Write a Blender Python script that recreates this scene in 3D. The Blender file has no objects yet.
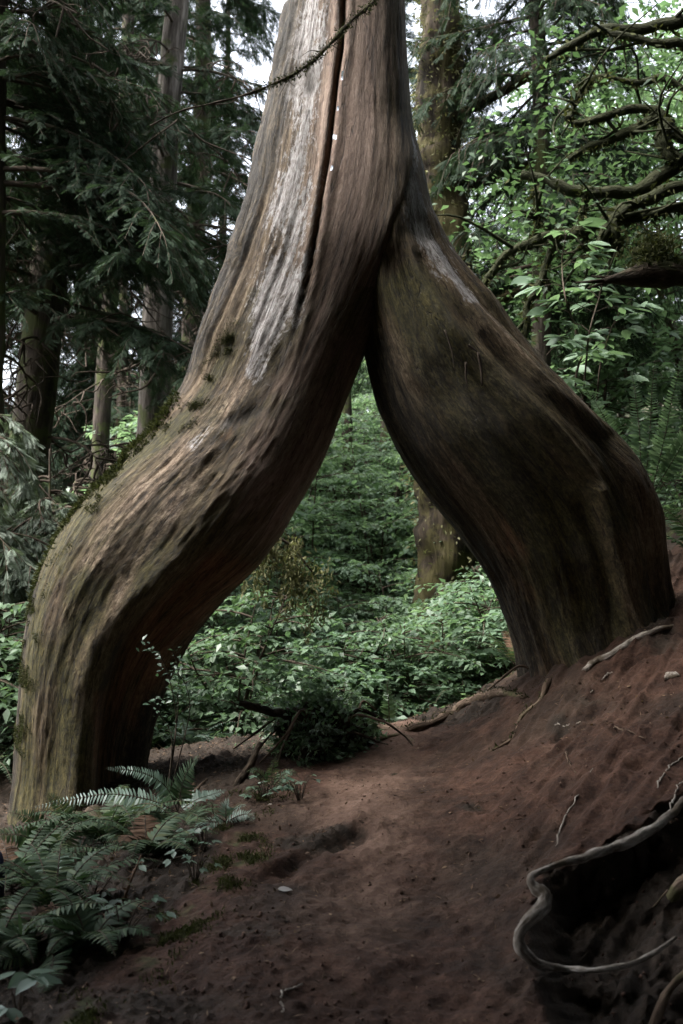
import bpy, math, random
import numpy as np
from mathutils import Vector

SC = bpy.context.scene
COL = SC.collection
PI = math.pi
rad = math.radians

# ------------------------------------------------------------------ camera
F = 1024 * 35.0 / 36.0
CAM = np.array([0.0, 0.0, 1.5])
PITCH = rad(4.0)
FW = np.array([0, math.cos(PITCH), math.sin(PITCH)])
UP = np.array([0, -math.sin(PITCH), math.cos(PITCH)])
RT = np.array([1.0, 0, 0])


def at(px, py, Y):
    """world point seen at this pixel, Y metres in front of the camera"""
    d = FW + (px - 341.5) / F * RT + (512 - py) / F * UP
    return CAM + d * (Y / d[1])


def proj(P):
    v = P - CAM
    z = v @ FW
    return 341.5 + F * (v @ RT) / z, 512 - F * (v @ UP) / z


cam = bpy.data.cameras.new('camera')
cam.lens = 35
cam.sensor_width = 36
cam.clip_start = 0.05
cam.clip_end = 1500
cam.dof.use_dof = True
cam.dof.focus_distance = 5.6
cam.dof.aperture_fstop = 3.2
camo = bpy.data.objects.new('camera', cam)
camo.location = CAM
camo.rotation_euler = (PI / 2 + PITCH, 0, 0)
COL.objects.link(camo)
SC.camera = camo

# ------------------------------------------------------------------ noise
_rs = np.random.RandomState(7)
_perm = _rs.permutation(512)
_perm = np.concatenate([_perm, _perm, _perm])
_grad = _rs.normal(size=(512, 3))
_grad /= np.linalg.norm(_grad, axis=1)[:, None]


def perlin(P):
    P = np.asarray(P, dtype=np.float64)
    sh = P.shape[:-1]
    P = P.reshape(-1, 3)
    I = np.floor(P).astype(np.int64)
    f = P - I
    I &= 511
    u = f * f * f * (f * (f * 6 - 15) + 10)
    out = 0
    for dx in (0, 1):
        wx = u[:, 0] if dx else 1 - u[:, 0]
        for dy in (0, 1):
            wy = u[:, 1] if dy else 1 - u[:, 1]
            for dz in (0, 1):
                wz = u[:, 2] if dz else 1 - u[:, 2]
                h = _perm[(_perm[(_perm[(I[:, 0] + dx) & 511] + I[:, 1] + dy) & 511] + I[:, 2] + dz) & 511]
                g = _grad[h]
                out = out + wx * wy * wz * (g[:, 0] * (f[:, 0] - dx) + g[:, 1] * (f[:, 1] - dy) + g[:, 2] * (f[:, 2] - dz))
    return (out * 1.6).reshape(sh)


def fbm(P, oct=4, gain=0.5):
    s = 0
    a = 1.0
    P = np.asarray(P, dtype=np.float64)
    for i in range(oct):
        s = s + a * perlin(P + 17.3 * i)
        P = P * 2.03
        a *= gain
    return s


def ridged(P, oct=3):
    s = 0
    a = 1.0
    P = np.asarray(P, dtype=np.float64)
    for i in range(oct):
        s = s + a * (1 - 2 * np.abs(perlin(P + 11.7 * i)))
        P = P * 2.1
        a *= 0.5
    return s


def sstep(a, b, x):
    t = np.clip((x - a) / (b - a), 0, 1)
    return t * t * (3 - 2 * t)


def polydist(px, py, pts):
    """distance to a polyline and the position along it (0..1)"""
    pts = np.asarray(pts, float)
    best = np.full(px.shape, 1e9)
    tt = np.zeros(px.shape)
    seg = np.linalg.norm(np.diff(pts, axis=0), axis=1)
    acc = np.concatenate([[0], np.cumsum(seg)]) / seg.sum()
    for i in range(len(pts) - 1):
        a, b = pts[i], pts[i + 1]
        ab = b - a
        t = np.clip(((px - a[0]) * ab[0] + (py - a[1]) * ab[1]) / (ab @ ab), 0, 1)
        d = np.hypot(px - a[0] - t * ab[0], py - a[1] - t * ab[1])
        m = d < best
        best = np.where(m, d, best)
        tt = np.where(m, acc[i] + t * (acc[i + 1] - acc[i]), tt)
    return best, tt


def catmull(P, n):
    P = np.asarray(P, float)
    d = np.linalg.norm(np.diff(P[:, :min(3, P.shape[1])], axis=0), axis=1) ** 0.5
    d = np.maximum(d, 1e-6)
    T = np.concatenate([[0], np.cumsum(d)])
    M = np.zeros_like(P)
    M[1:-1] = (P[2:] - P[:-2]) / (T[2:] - T[:-2])[:, None]
    M[0] = (P[1] - P[0]) / (T[1] - T[0])
    M[-1] = (P[-1] - P[-2]) / (T[-1] - T[-2])
    t = np.linspace(0, T[-1], n)
    i = np.clip(np.searchsorted(T, t, side='right') - 1, 0, len(P) - 2)
    h = (T[i + 1] - T[i])
    u = ((t - T[i]) / h)[:, None]
    h = h[:, None]
    return (2 * u**3 - 3 * u**2 + 1) * P[i] + (u**3 - 2 * u**2 + u) * h * M[i] + (-2 * u**3 + 3 * u**2) * P[i + 1] + (u**3 - u**2) * h * M[i + 1]


def unit(v):
    return v / np.maximum(np.linalg.norm(v, axis=-1, keepdims=True), 1e-9)


# ------------------------------------------------------------------ geometry collector
class Geo:
    def __init__(s):
        s.V, s.T, s.Q, s.A, s.TM, s.QM = [], [], [], [], [], []
        s.n = 0

    def add(s, V, tris=None, quads=None, fib=None, mat=0):
        V = np.asarray(V, float).reshape(-1, 3)
        s.V.append(V)
        s.A.append(np.asarray(fib, float).reshape(-1, 3) if fib is not None else V * 1.0)
        if tris is not None and len(tris):
            t = np.asarray(tris, np.int64).reshape(-1, 3) + s.n
            s.T.append(t)
            s.TM.append(np.full(len(t), mat))
        if quads is not None and len(quads):
            q = np.asarray(quads, np.int64).reshape(-1, 4) + s.n
            s.Q.append(q)
            s.QM.append(np.full(len(q), mat))
        s.n += len(V)
        return s

    def tube(s, pts, r, k=8, mat=0, lump=0.0, lf=6.0, seed=0, along0=0.0, cap=True, squash=None):
        pts = np.asarray(pts, float)
        n = len(pts)
        r = np.broadcast_to(np.asarray(r, float), (n,))
        tan = unit(np.gradient(pts, axis=0))
        up = np.array([0.31, 0.22, 0.92]) if abs(tan[0][2]) < 0.8 else np.array([0.9, 0.3, 0.1])
        nx = unit(np.cross(tan[0], up))
        N = np.zeros_like(pts)
        for i in range(n):
            nx = nx - tan[i] * (nx @ tan[i])
            nx = nx / max(np.linalg.norm(nx), 1e-9)
            N[i] = nx
        B = np.cross(tan, N)
        th = np.linspace(0, 2 * PI, k, endpoint=False)
        c, sn = np.cos(th), np.sin(th)
        dirs = N[:, None, :] * c[None, :, None] + B[:, None, :] * sn[None, :, None]
        al = along0 + np.concatenate([[0], np.cumsum(np.linalg.norm(np.diff(pts, axis=0), axis=1))])
        fib = np.stack([r[:, None] * c[None] + 3.1 * seed, r[:, None] * sn[None], np.repeat(al[:, None], k, 1)], -1)
        rr = np.repeat(r[:, None], k, 1)
        if lump:
            P0 = pts[:, None, :] + dirs * rr[..., None]
            rr = rr * (1 + lump * fbm(P0 * lf + seed, 3))
        P = pts[:, None, :] + dirs * rr[..., None]
        V = P.reshape(-1, 3)
        i = np.arange(n - 1)[:, None] * k
        j = np.arange(k)[None]
        j2 = (j + 1) % k
        q = np.stack([i + j, i + j2, i + k + j2, i + k + j], -1).reshape(-1, 4)
        fibv = fib.reshape(-1, 3)
        tr = None
        if cap:
            V = np.concatenate([V, pts[:1], pts[-1:]])
            fibv = np.concatenate([fibv, [[0, 0, al[0]]], [[0, 0, al[-1]]]])
            a, b = n * k, n * k + 1
            jj = np.arange(k)
            j3 = (jj + 1) % k
            tr = np.concatenate([np.stack([np.full(k, a), j3, jj], -1),
                                 np.stack([np.full(k, b), (n - 1) * k + jj, (n - 1) * k + j3], -1)])
        s.add(V, tr, q, fibv, mat)
        return s

    def stamp(s, TV, TT, pos, X, Z, scale, mat=0):
        """copies of a small template: X its long axis, Z its normal, batched"""
        pos = np.asarray(pos, float)
        if len(pos) == 0:
            return s
        X = unit(np.asarray(X, float))
        Z = np.asarray(Z, float)
        Z = unit(Z - X * np.sum(X * Z, -1, keepdims=True))
        Yv = np.cross(Z, X)
        sc = np.broadcast_to(np.asarray(scale, float), (len(pos),))[:, None, None]
        M = np.stack([X, Yv, Z], 1)
        P = pos[:, None, :] + sc * np.einsum('vk,nkc->nvc', TV, M)
        m = len(TV)
        idx = (np.asarray(TT)[None] + (np.arange(len(pos)) * m)[:, None, None])
        TT = np.asarray(TT)
        if TT.shape[1] == 3:
            s.add(P, tris=idx.reshape(-1, 3), mat=mat)
        else:
            s.add(P, quads=idx.reshape(-1, 4), mat=mat)
        return s

    def mesh(s, name, mats, smooth=True, attrs=None):
        me = bpy.data.meshes.new(name)
        V = np.concatenate(s.V) if s.V else np.zeros((0, 3))
        T = np.concatenate(s.T) if s.T else np.zeros((0, 3), np.int64)
        Q = np.concatenate(s.Q) if s.Q else np.zeros((0, 4), np.int64)
        nl = len(T) * 3 + len(Q) * 4
        me.vertices.add(len(V))
        me.vertices.foreach_set('co', V.astype(np.float32).ravel())
        me.loops.add(nl)
        me.loops.foreach_set('vertex_index', np.concatenate([T.ravel(), Q.ravel()]).astype(np.int32))
        nf = len(T) + len(Q)
        me.polygons.add(nf)
        tot = np.concatenate([np.full(len(T), 3), np.full(len(Q), 4)])
        start = np.concatenate([[0], np.cumsum(tot)[:-1]]) if nf else np.zeros(0)
        me.polygons.foreach_set('loop_start', start.astype(np.int32))
        mi = np.concatenate((s.TM + s.QM) or [np.zeros(0)]) if nf else np.zeros(0)
        mi = np.concatenate([np.concatenate(s.TM) if s.TM else np.zeros(0), np.concatenate(s.QM) if s.QM else np.zeros(0)])
        for m in (mats if isinstance(mats, (list, tuple)) else [mats]):
            me.materials.append(m)
        me.polygons.foreach_set('material_index', mi.astype(np.int32))
        me.polygons.foreach_set('use_smooth', np.full(nf, smooth))
        fa = me.attributes.new('fib', 'FLOAT_VECTOR', 'POINT')
        fa.data.foreach_set('vector', np.concatenate(s.A).astype(np.float32).ravel())
        for k, v in (attrs or {}).items():
            a = me.attributes.new(k, 'FLOAT', 'POINT')
            a.data.foreach_set('value', np.asarray(v, np.float32).ravel())
        me.update(calc_edges=True)
        me.validate()
        return me

    def obj(s, name, mats, parent=None, smooth=True, attrs=None):
        o = bpy.data.objects.new(name, s.mesh(name, mats, smooth, attrs))
        COL.objects.link(o)
        if parent is not None:
            o.parent = parent
        return o


def tag(o, label=None, cat=None, group=None, kind=None):
    if label: o['label'] = label
    if cat: o['category'] = cat
    if group: o['group'] = group
    if kind: o['kind'] = kind
    return o


def thing(name, label, cat, loc=(0, 0, 0), rz=0.0, group=None):
    o = bpy.data.objects.new(name, None)
    COL.objects.link(o)
    o.location = loc
    o.rotation_euler = (0, 0, rz)
    o.empty_display_size = 0.1
    return tag(o, label, cat, group)


def copy_tree(o, parent=None):
    c = o.copy()
    COL.objects.link(c)
    c.parent = parent
    for ch in list(o.children):
        copy_tree(ch, c)
    return c


# ------------------------------------------------------------------ materials
class NT:
    def __init__(s, name):
        s.m = bpy.data.materials.new(name)
        s.m.use_nodes = True
        s.t = s.m.node_tree
        s.t.nodes.clear()
        s.out = s.t.nodes.new('ShaderNodeOutputMaterial')

    def n(s, kind, **kw):
        nd = s.t.nodes.new(kind)
        for k, v in kw.items():
            setattr(nd, k, v)
        return nd

    def link(s, a, b):
        s.t.links.new(a, b)

    def setin(s, nd, i, v):
        if hasattr(v, 'links'):
            s.link(v, nd.inputs[i])
        elif v is not None:
            x = nd.inputs[i]
            if x.type == 'RGBA' and len(v) == 3:
                v = (*v, 1)
            x.default_value = v

    def attr(s, name, vec=False):
        a = s.n('ShaderNodeAttribute', attribute_name=name)
        return a.outputs['Vector'] if vec else a.outputs['Fac']

    def scaled(s, v, sc):
        m = s.n('ShaderNodeVectorMath', operation='MULTIPLY')
        s.setin(m, 0, v)
        m.inputs[1].default_value = sc
        return m.outputs[0]

    def noise(s, v, sc=1.0, det=4, rough=0.55, dist=0.0, aniso=None):
        if aniso is not None:
            v = s.scaled(v, aniso)
        n = s.n('ShaderNodeTexNoise')
        s.setin(n, 'Vector', v)
        n.inputs['Scale'].default_value = sc
        n.inputs['Detail'].default_value = det
        n.inputs['Roughness'].default_value = rough
        n.inputs['Distortion'].default_value = dist
        return n.outputs['Fac']

    def math(s, op, a, b=None, c=None, clamp=False):
        m = s.n('ShaderNodeMath', operation=op, use_clamp=clamp)
        for i, v in enumerate((a, b, c)):
            if v is not None:
                s.setin(m, i, v)
        return m.outputs[0]

    def ramp(s, f, stops):
        r = s.n('ShaderNodeValToRGB')
        s.setin(r, 0, f)
        e = r.color_ramp.elements
        while len(e) < len(stops):
            e.new(0.5)
        for el, (p, c) in zip(e, stops):
            el.position = p
            el.color = (*c, 1) if len(c) == 3 else c
        return r.outputs[0]

    def step(s, f, a, b):
        m = s.n('ShaderNodeMapRange', interpolation_type='SMOOTHSTEP')
        s.setin(m, 0, f)
        m.inputs[1].default_value = a
        m.inputs[2].default_value = b
        return m.outputs[0]

    def mix(s, f, a, b, mode='MIX'):
        m = s.n('ShaderNodeMix', data_type='RGBA', blend_type=mode)
        s.setin(m, 0, f)
        s.setin(m, 6, a)
        s.setin(m, 7, b)
        return m.outputs[2]

    def bump(s, h, st=0.5, d=0.02, nrm=None):
        b = s.n('ShaderNodeBump')
        b.inputs['Strength'].default_value = st
        b.inputs['Distance'].default_value = d
        s.setin(b, 'Height', h)
        if nrm is not None:
            s.link(nrm, b.inputs['Normal'])
        return b.outputs[0]

    def bsdf(s, col, rough=0.8, spec=0.3, nrm=None, transl=0.0, tcol=None, coat=0.0):
        p = s.n('ShaderNodeBsdfPrincipled')
        s.setin(p, 'Base Color', col)
        s.setin(p, 'Roughness', rough)
        p.inputs['Specular IOR Level'].default_value = spec
        if nrm is not None:
            s.link(nrm, p.inputs['Normal'])
        o = p.outputs[0]
        if transl:
            t = s.n('ShaderNodeBsdfTranslucent')
            s.setin(t, 'Color', tcol if tcol is not None else col)
            mx = s.n('ShaderNodeMixShader')
            mx.inputs[0].default_value = transl
            s.link(o, mx.inputs[1])
            s.link(t.outputs[0], mx.inputs[2])
            o = mx.outputs[0]
        s.link(o, s.out.inputs['Surface'])
        return s.m


def mat_leaf(name, cols, transl=0.35, rough=0.45, spec=0.35):
    t = NT(name)
    g = t.n('ShaderNodeNewGeometry')
    oi = t.n('ShaderNodeObjectInfo')
    r = t.math('ADD', t.math('MULTIPLY', g.outputs['Random Per Island'], 0.75), t.math('MULTIPLY', oi.outputs['Random'], 0.25))
    k = len(cols) - 1
    c = t.ramp(r, [(i / k, cols[i]) for i in range(len(cols))])
    tc = t.mix(1.0, c, (1.15, 1.25, 0.8), 'MULTIPLY')
    return t.bsdf(c, rough, spec, None, transl, tc)


def mat_bark(name, c0, c1, c2, moss=0.0, mosscol=(0.05, 0.06, 0.02), aniso=(11, 11, 1.5), bumpd=0.05):
    t = NT(name)
    f = t.attr('fib', True)
    n1 = t.noise(f, 1, 5, 0.6, 0.3, aniso)
    n2 = t.noise(f, 1, 4, 0.6, 0.0, tuple(a * 3.2 for a in aniso))
    n3 = t.noise(f, 2.0, 3)
    h = t.math('ADD', t.math('MULTIPLY', n1, 0.7), t.math('MULTIPLY', n2, 0.3))
    c = t.ramp(h, [(0.36, c0), (0.5, c1), (0.64, c2)])
    if moss:
        mn = t.noise(f, 3.5, 5, 0.65)
        c = t.mix(t.math('MULTIPLY', t.step(mn, 0.56 - moss * 0.25, 0.68 - moss * 0.25), 0.9), c, t.mix(n2, tuple(x * 0.5 for x in mosscol), tuple(x * 1.5 for x in mosscol)))
    return t.bsdf(c, 0.9, 0.15, t.bump(h, 0.9, bumpd))


def mat_wood():
    """the old cedar's bare wood: zones of wood, lichen and moss; the bark zone also carries painted shade"""
    t = NT('weathered cedar wood')
    f = t.attr('fib', True)
    streak = t.noise(f, 1, 5, 0.6, 0.3, (13, 13, 0.9))
    fine = t.noise(f, 1, 6, 0.7, 0.2, (75, 75, 16))
    patch = t.noise(f, 1, 6, 0.62, 0.5, (6, 6, 2.2))
    blot = t.noise(f, 1, 5, 0.6, 0.6, (3.6, 3.6, 2.0))
    crust = t.noise(f, 1, 8, 0.74, 0.6, (42, 42, 22))
    speck = t.noise(f, 1, 5, 0.7, 0.3, (170, 170, 70))

    def zone(name, nz, soft=0.3, gain=1.0, amp=2.2):
        a = t.math('MULTIPLY', t.attr(name), gain)
        x = t.math('ADD', a, t.math('MULTIPLY', t.math('SUBTRACT', nz, 0.5), amp))
        z = t.step(x, 0.5 - soft * 0.5, 0.5 + soft * 0.5)
        return t.math('MULTIPLY', z, t.step(t.attr(name), 0.02, 0.2))

    def blend(*ws):
        o = None
        for n_, w_ in ws:
            v = t.math('MULTIPLY', n_, w_)
            o = v if o is None else t.math('ADD', o, v)
        return t.math('ADD', t.math('MULTIPLY', t.math('SUBTRACT', o, 0.5), 1.7), 0.5)
    h0 = blend((streak, .35), (fine, .3), (crust, .2), (speck, .15))
    hc = blend((crust, .45), (fine, .35), (speck, .2))
    base = t.ramp(h0, [(0.34, (0.028, 0.019, 0.011)), (0.46, (0.09, 0.06, 0.033)), (0.55, (0.16, 0.113, 0.066)), (0.68, (0.32, 0.245, 0.165))])
    pink = t.ramp(h0, [(0.33, (0.10, 0.062, 0.044)), (0.5, (0.24, 0.163, 0.125)), (0.67, (0.40, 0.30, 0.245))])
    rust = t.ramp(h0, [(0.35, (0.05, 0.021, 0.011)), (0.5, (0.20, 0.09, 0.048)), (0.65, (0.36, 0.19, 0.105))])
    moss = t.ramp(hc, [(0.34, (0.010, 0.010, 0.003)), (0.48, (0.047, 0.040, 0.010)), (0.66, (0.13, 0.108, 0.034))])
    bark = t.ramp(h0, [(0.38, (0.010, 0.008, 0.005)), (0.5, (0.034, 0.026, 0.017)), (0.63, (0.12, 0.092, 0.058))])
    tan = t.ramp(hc, [(0.36, (0.045, 0.028, 0.016)), (0.49, (0.19, 0.13, 0.083)), (0.64, (0.46, 0.36, 0.27))])
    silv = t.ramp(hc, [(0.33, (0.075, 0.06, 0.052)), (0.46, (0.25, 0.225, 0.212)), (0.64, (0.50, 0.485, 0.485))])
    c = t.mix(zone('z_pink', blot, 0.9, 1.0, 1.2), base, pink)
    c = t.mix(zone('z_rust', patch, 0.7), c, rust)
    c = t.mix(zone('z_tan', streak, 0.4), c, tan)
    c = t.mix(zone('z_moss', blot, 0.7, 1.0, 1.8), c, moss)
    c = t.mix(zone('z_silver', blend((patch, .55), (crust, .45)), 0.3, 1.0, 2.6), c, silv)
    c = t.mix(zone('z_bark_shade', blot, 0.8, 1.0, 1.5), c, bark)
    line = t.noise(f, 1, 3, 0.5, 0.3, (18, 18, 0.45))
    crk = t.math('MULTIPLY', t.step(t.math('ABSOLUTE', t.math('SUBTRACT', line, 0.5)), 0.012, 0.0), 0.8)
    c = t.mix(crk, c, (0.018, 0.012, 0.009))
    h = blend((streak, .25), (fine, .35), (crust, .3), (speck, .2))
    h = t.math('SUBTRACT', h, t.math('MULTIPLY', crk, 0.3))
    return t.bsdf(c, t.math('ADD', 0.55, t.math('MULTIPLY', fine, 0.3)), 0.3, t.bump(h, 1.0, 0.02))


def mat_ground():
    t = NT('trail soil')
    tc = t.n('ShaderNodeTexCoord').outputs['Object']
    big = t.noise(tc, 1.3, 5, 0.6)
    mid = t.noise(tc, 6, 6, 0.65, 0.3)
    fine = t.noise(tc, 45, 6, 0.7)
    grit = t.noise(tc, 160, 3, 0.7)
    h = t.math('ADD', t.math('MULTIPLY', mid, 0.5), t.math('ADD', t.math('MULTIPLY', fine, 0.35), t.math('MULTIPLY', grit, 0.15)))
    c = t.ramp(h, [(0.33, (0.010, 0.0058, 0.0042)), (0.48, (0.038, 0.0185, 0.0117)), (0.62, (0.092, 0.049, 0.033))])
    grey = t.ramp(h, [(0.33, (0.012, 0.008, 0.006)), (0.5, (0.034, 0.0205, 0.0138)), (0.66, (0.085, 0.055, 0.039))])
    c = t.mix(t.step(big, 0.42, 0.62), c, grey)
    worn_lit = t.ramp(h, [(0.33, (0.04, 0.023, 0.016)), (0.5, (0.105, 0.064, 0.046)), (0.66, (0.19, 0.125, 0.095))])
    zw = t.math('ADD', t.attr('worn_lit'), t.math('MULTIPLY', t.math('SUBTRACT', big, 0.5), 1.3))
    c = t.mix(t.math('MULTIPLY', t.step(zw, 0.25, 0.95), t.step(t.attr('worn_lit'), 0.02, 0.3)), c, worn_lit)
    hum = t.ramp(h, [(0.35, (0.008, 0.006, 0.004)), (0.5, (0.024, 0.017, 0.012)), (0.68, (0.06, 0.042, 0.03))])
    z = t.math('ADD', t.attr('humus_shade'), t.math('MULTIPLY', t.math('SUBTRACT', mid, 0.5), 1.4))
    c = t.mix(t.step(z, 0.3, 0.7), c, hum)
    mo = t.ramp(fine, [(0.35, (0.016, 0.02, 0.007)), (0.65, (0.06, 0.065, 0.025))])
    z = t.math('ADD', t.attr('mossy'), t.math('MULTIPLY', t.math('SUBTRACT', mid, 0.5), 2.0))
    c = t.mix(t.math('MULTIPLY', t.step(z, 0.4, 0.8), t.step(t.attr('mossy'), 0.03, 0.2)), c, mo)
    n = t.bump(t.math('ADD', t.math('MULTIPLY', mid, 0.6), t.math('MULTIPLY', fine, 0.5)), 0.8, 0.03)
    n = t.bump(grit, 0.5, 0.006, n)
    return t.bsdf(c, 0.88, 0.2, n)


M = {}
M['wood'] = mat_wood()
M['ground'] = mat_ground()
M['bark_dark'] = mat_bark('dark conifer bark', (0.012, 0.010, 0.008), (0.045, 0.036, 0.028), (0.10, 0.083, 0.068), 0.35)
M['bark_grey'] = mat_bark('grey conifer bark', (0.018, 0.015, 0.012), (0.07, 0.06, 0.05), (0.19, 0.168, 0.148), 0.15)
M['bark_moss'] = mat_bark('mossy bark', (0.006, 0.005, 0.003), (0.028, 0.021, 0.014), (0.09, 0.07, 0.048), 0.5, (0.055, 0.048, 0.019), (8, 8, 1.0))
M['limb_moss'] = mat_bark('mossy limb', (0.008, 0.008, 0.005), (0.025, 0.027, 0.013), (0.055, 0.055, 0.03), 0.8, (0.020, 0.023, 0.009), (26, 26, 8))
M['twig'] = mat_bark('twig bark', (0.015, 0.011, 0.008), (0.05, 0.038, 0.028), (0.11, 0.085, 0.065), 0.2, (0.05, 0.06, 0.02), (60, 60, 8), 0.01)
M['root'] = mat_bark('bare root', (0.08, 0.066, 0.055), (0.24, 0.21, 0.18), (0.45, 0.42, 0.38), 0.35, (0.07, 0.052, 0.034), (50, 50, 14), 0.012)
M['root_brown'] = mat_bark('brown root', (0.03, 0.02, 0.014), (0.10, 0.07, 0.05), (0.20, 0.15, 0.11), 0.2, (0.07, 0.07, 0.03), (50, 50, 7), 0.012)
M['rotten'] = mat_bark('rotten wood', (0.010, 0.008, 0.006), (0.035, 0.026, 0.018), (0.09, 0.068, 0.05), 0.3, (0.03, 0.035, 0.012), (18, 18, 6))
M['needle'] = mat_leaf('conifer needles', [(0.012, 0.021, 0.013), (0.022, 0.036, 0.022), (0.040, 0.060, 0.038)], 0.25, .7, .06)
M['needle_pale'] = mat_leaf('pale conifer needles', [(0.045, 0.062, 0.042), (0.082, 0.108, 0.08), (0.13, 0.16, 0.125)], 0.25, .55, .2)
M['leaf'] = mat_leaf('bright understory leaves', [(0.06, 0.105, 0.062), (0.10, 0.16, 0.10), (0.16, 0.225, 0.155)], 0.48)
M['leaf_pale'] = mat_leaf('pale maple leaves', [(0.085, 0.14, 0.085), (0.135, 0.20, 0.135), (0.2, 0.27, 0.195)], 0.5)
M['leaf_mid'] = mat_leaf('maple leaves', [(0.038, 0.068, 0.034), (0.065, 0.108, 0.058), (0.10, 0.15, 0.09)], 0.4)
M['leaf_big'] = mat_leaf('large soft leaves', [(0.095, 0.15, 0.09), (0.12, 0.185, 0.115), (0.155, 0.225, 0.15)], 0.4)
M['fern'] = mat_leaf('fern fronds', [(0.020, 0.036, 0.018), (0.034, 0.060, 0.031), (0.055, 0.088, 0.05), (0.080, 0.095, 0.04)], 0.25, 0.6, 0.15)
M['fern_pale'] = mat_leaf('highlit pale fern fronds', [(0.075, 0.12, 0.095), (0.11, 0.16, 0.13), (0.15, 0.21, 0.175)], 0.25, 0.45, 0.4)  # paler fern copy with the frond highlights put into its colour
M['plant'] = mat_leaf('low plant leaves', [(0.045, 0.085, 0.055), (0.07, 0.12, 0.08), (0.10, 0.155, 0.11)], 0.25, 0.4, 0.45)
M['moss'] = mat_leaf('moss', [(0.012, 0.016, 0.006), (0.035, 0.040, 0.015), (0.07, 0.072, 0.03)], 0.2, 0.9, 0.1)
M['moss_pale'] = mat_leaf('pale hanging moss', [(0.05, 0.05, 0.022), (0.10, 0.10, 0.05), (0.17, 0.165, 0.095)], 0.25, 0.9, 0.1)
M['deadleaf'] = mat_leaf('leaf litter', [(0.012, 0.008, 0.005), (0.05, 0.03, 0.018), (0.10, 0.062, 0.038), (0.24, 0.17, 0.11)], 0.1, 0.8, 0.2)
M['dead_frond'] = mat_leaf('dead frond', [(0.05, 0.028, 0.016), (0.075, 0.043, 0.025), (0.11, 0.065, 0.04)], 0.1, 0.8, 0.2)
M['clod'] = M['ground']

# ------------------------------------------------------------------ terrain
_cp = []


def G(px, py, Y): _cp.append(at(px, py, Y))
def GW(x, y, z): _cp.append(np.array([x, y, z], float))


for a in [(341, 1024, 3.0), (341, 950, 3.45), (341, 880, 4.1), (341, 800, 5.05), (350, 748, 6.1), (400, 722, 6.7), (300, 752, 6.3),
          (230, 880, 4.0), (200, 1000, 3.1), (230, 800, 5.2), (210, 762, 6.1), (160, 775, 5.9), (250, 752, 6.4), (440, 712, 6.8),
          (450, 900, 3.9), (460, 1000, 3.1), (480, 800, 4.85), (470, 745, 5.8), (520, 720, 5.8), (545, 684, 6.2), (600, 645, 6.3),
          (683, 598, 6.5), (683, 660, 5.5), (600, 700, 5.5), (600, 760, 4.75), (683, 720, 4.8), (683, 800, 4.05), (560, 840, 4.1), (620, 860, 3.7),
          (683, 900, 3.35), (560, 930, 3.4), (560, 1015, 3.0), (683, 1000, 2.9), (500, 695, 6.4), (640, 617, 6.5),
          (60, 1015, 3.1), (120, 930, 3.75), (50, 930, 3.9), (60, 832, 5.5), (10, 850, 5.4), (120, 830, 5.3)]:
    G(*a)
for a in [(0, 0, -.12), (-2, 0, -.2), (2, 0, .25), (3.5, 1.5, 1.0), (0, 1.6, .06), (2, 1.6, .3), (-2, 1.8, -.05), (-3, 4, 0.0), (-5, 5, -.2), (-3, 6.5, .1),
          (2.6, 7.2, 2.05), (3.4, 6.3, 2.2), (3.8, 4.6, 1.9), (3.4, 3.2, 1.3), (5.5, 6, 3.2), (2.2, 8.6, 1.35), (1.2, 8, .45), (3.6, 9, 2.0),
          (0, 7.8, .25), (0, 9.5, -.8), (0, 11.5, -1.1), (0, 15, .1), (0, 19, 2.2), (-1.3, 7.4, .2), (-2, 9, -.7), (-4, 9, -.5), (-4.5, 13, -.9), (-4, 18, 1.2), (3, 12, .3), (5, 15, 2.0), (4, 19, 3.4),
          (8, 9, 4), (-9, 8, -.4), (-10, 16, -.4), (10, 18, 4), (0, 26, 5.5), (-12, 28, 2.6), (12, 30, 7), (0, 40, 8.0), (-25, 45, 4.5), (25, 45, 9),
          (0, 70, 10), (-60, 70, 8), (60, 70, 9), (0, 140, 16), (-140, 140, 16), (140, 140, 18), (-140, 0, 0), (140, 0, 12), (0, -30, -2), (-40, -30, -2), (40, -30, 4), (-140, -60, 0), (140, -60, 8), (-20, 0, -.5), (20, 0, 5)]:
    GW(*a)
_cp = np.array(_cp)


def _U(r2): return np.where(r2 > 1e-12, r2 * np.log(np.maximum(r2, 1e-12)), 0) * 0.5


_xy = _cp[:, :2]
_n = len(_xy)
_K = _U(((_xy[:, None] - _xy[None]) ** 2).sum(-1)) + np.eye(_n) * 0.05
_Pm = np.concatenate([np.ones((_n, 1)), _xy], 1)
_A = np.block([[_K, _Pm], [_Pm.T, np.zeros((3, 3))]])
_w = np.linalg.solve(_A, np.concatenate([_cp[:, 2], np.zeros(3)]))


def gz0(x, y):
    x = np.asarray(x, float)
    sh = x.shape
    p = np.stack([x.ravel(), np.asarray(y, float).ravel()], -1)
    out = np.empty(len(p))
    for i in range(0, len(p), 40000):
        q = p[i:i + 40000]
        r2 = ((q[:, None] - _xy[None]) ** 2).sum(-1)
        out[i:i + 40000] = _U(r2) @ _w[:_n] + _w[_n] + q @ _w[_n + 1:]
    return out.reshape(sh)


def gz(x, y): return float(gz0(np.array([x]), np.array([y]))[0])


def ground_at(px, py, Y0=3.0, Y1=9.0):
    """the point of the ground seen at this pixel"""
    Ys = np.linspace(Y0, Y1, 240)
    P = np.array([at(px, py, y) for y in Ys])
    d = P[:, 2] - (gzr(P[:, 0], P[:, 1]) if '_GZ' in globals() else gz0(P[:, 0], P[:, 1]))
    k = np.argmax(d < 0) if (d < 0).any() else np.argmin(np.abs(d))
    return P[k]


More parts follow.
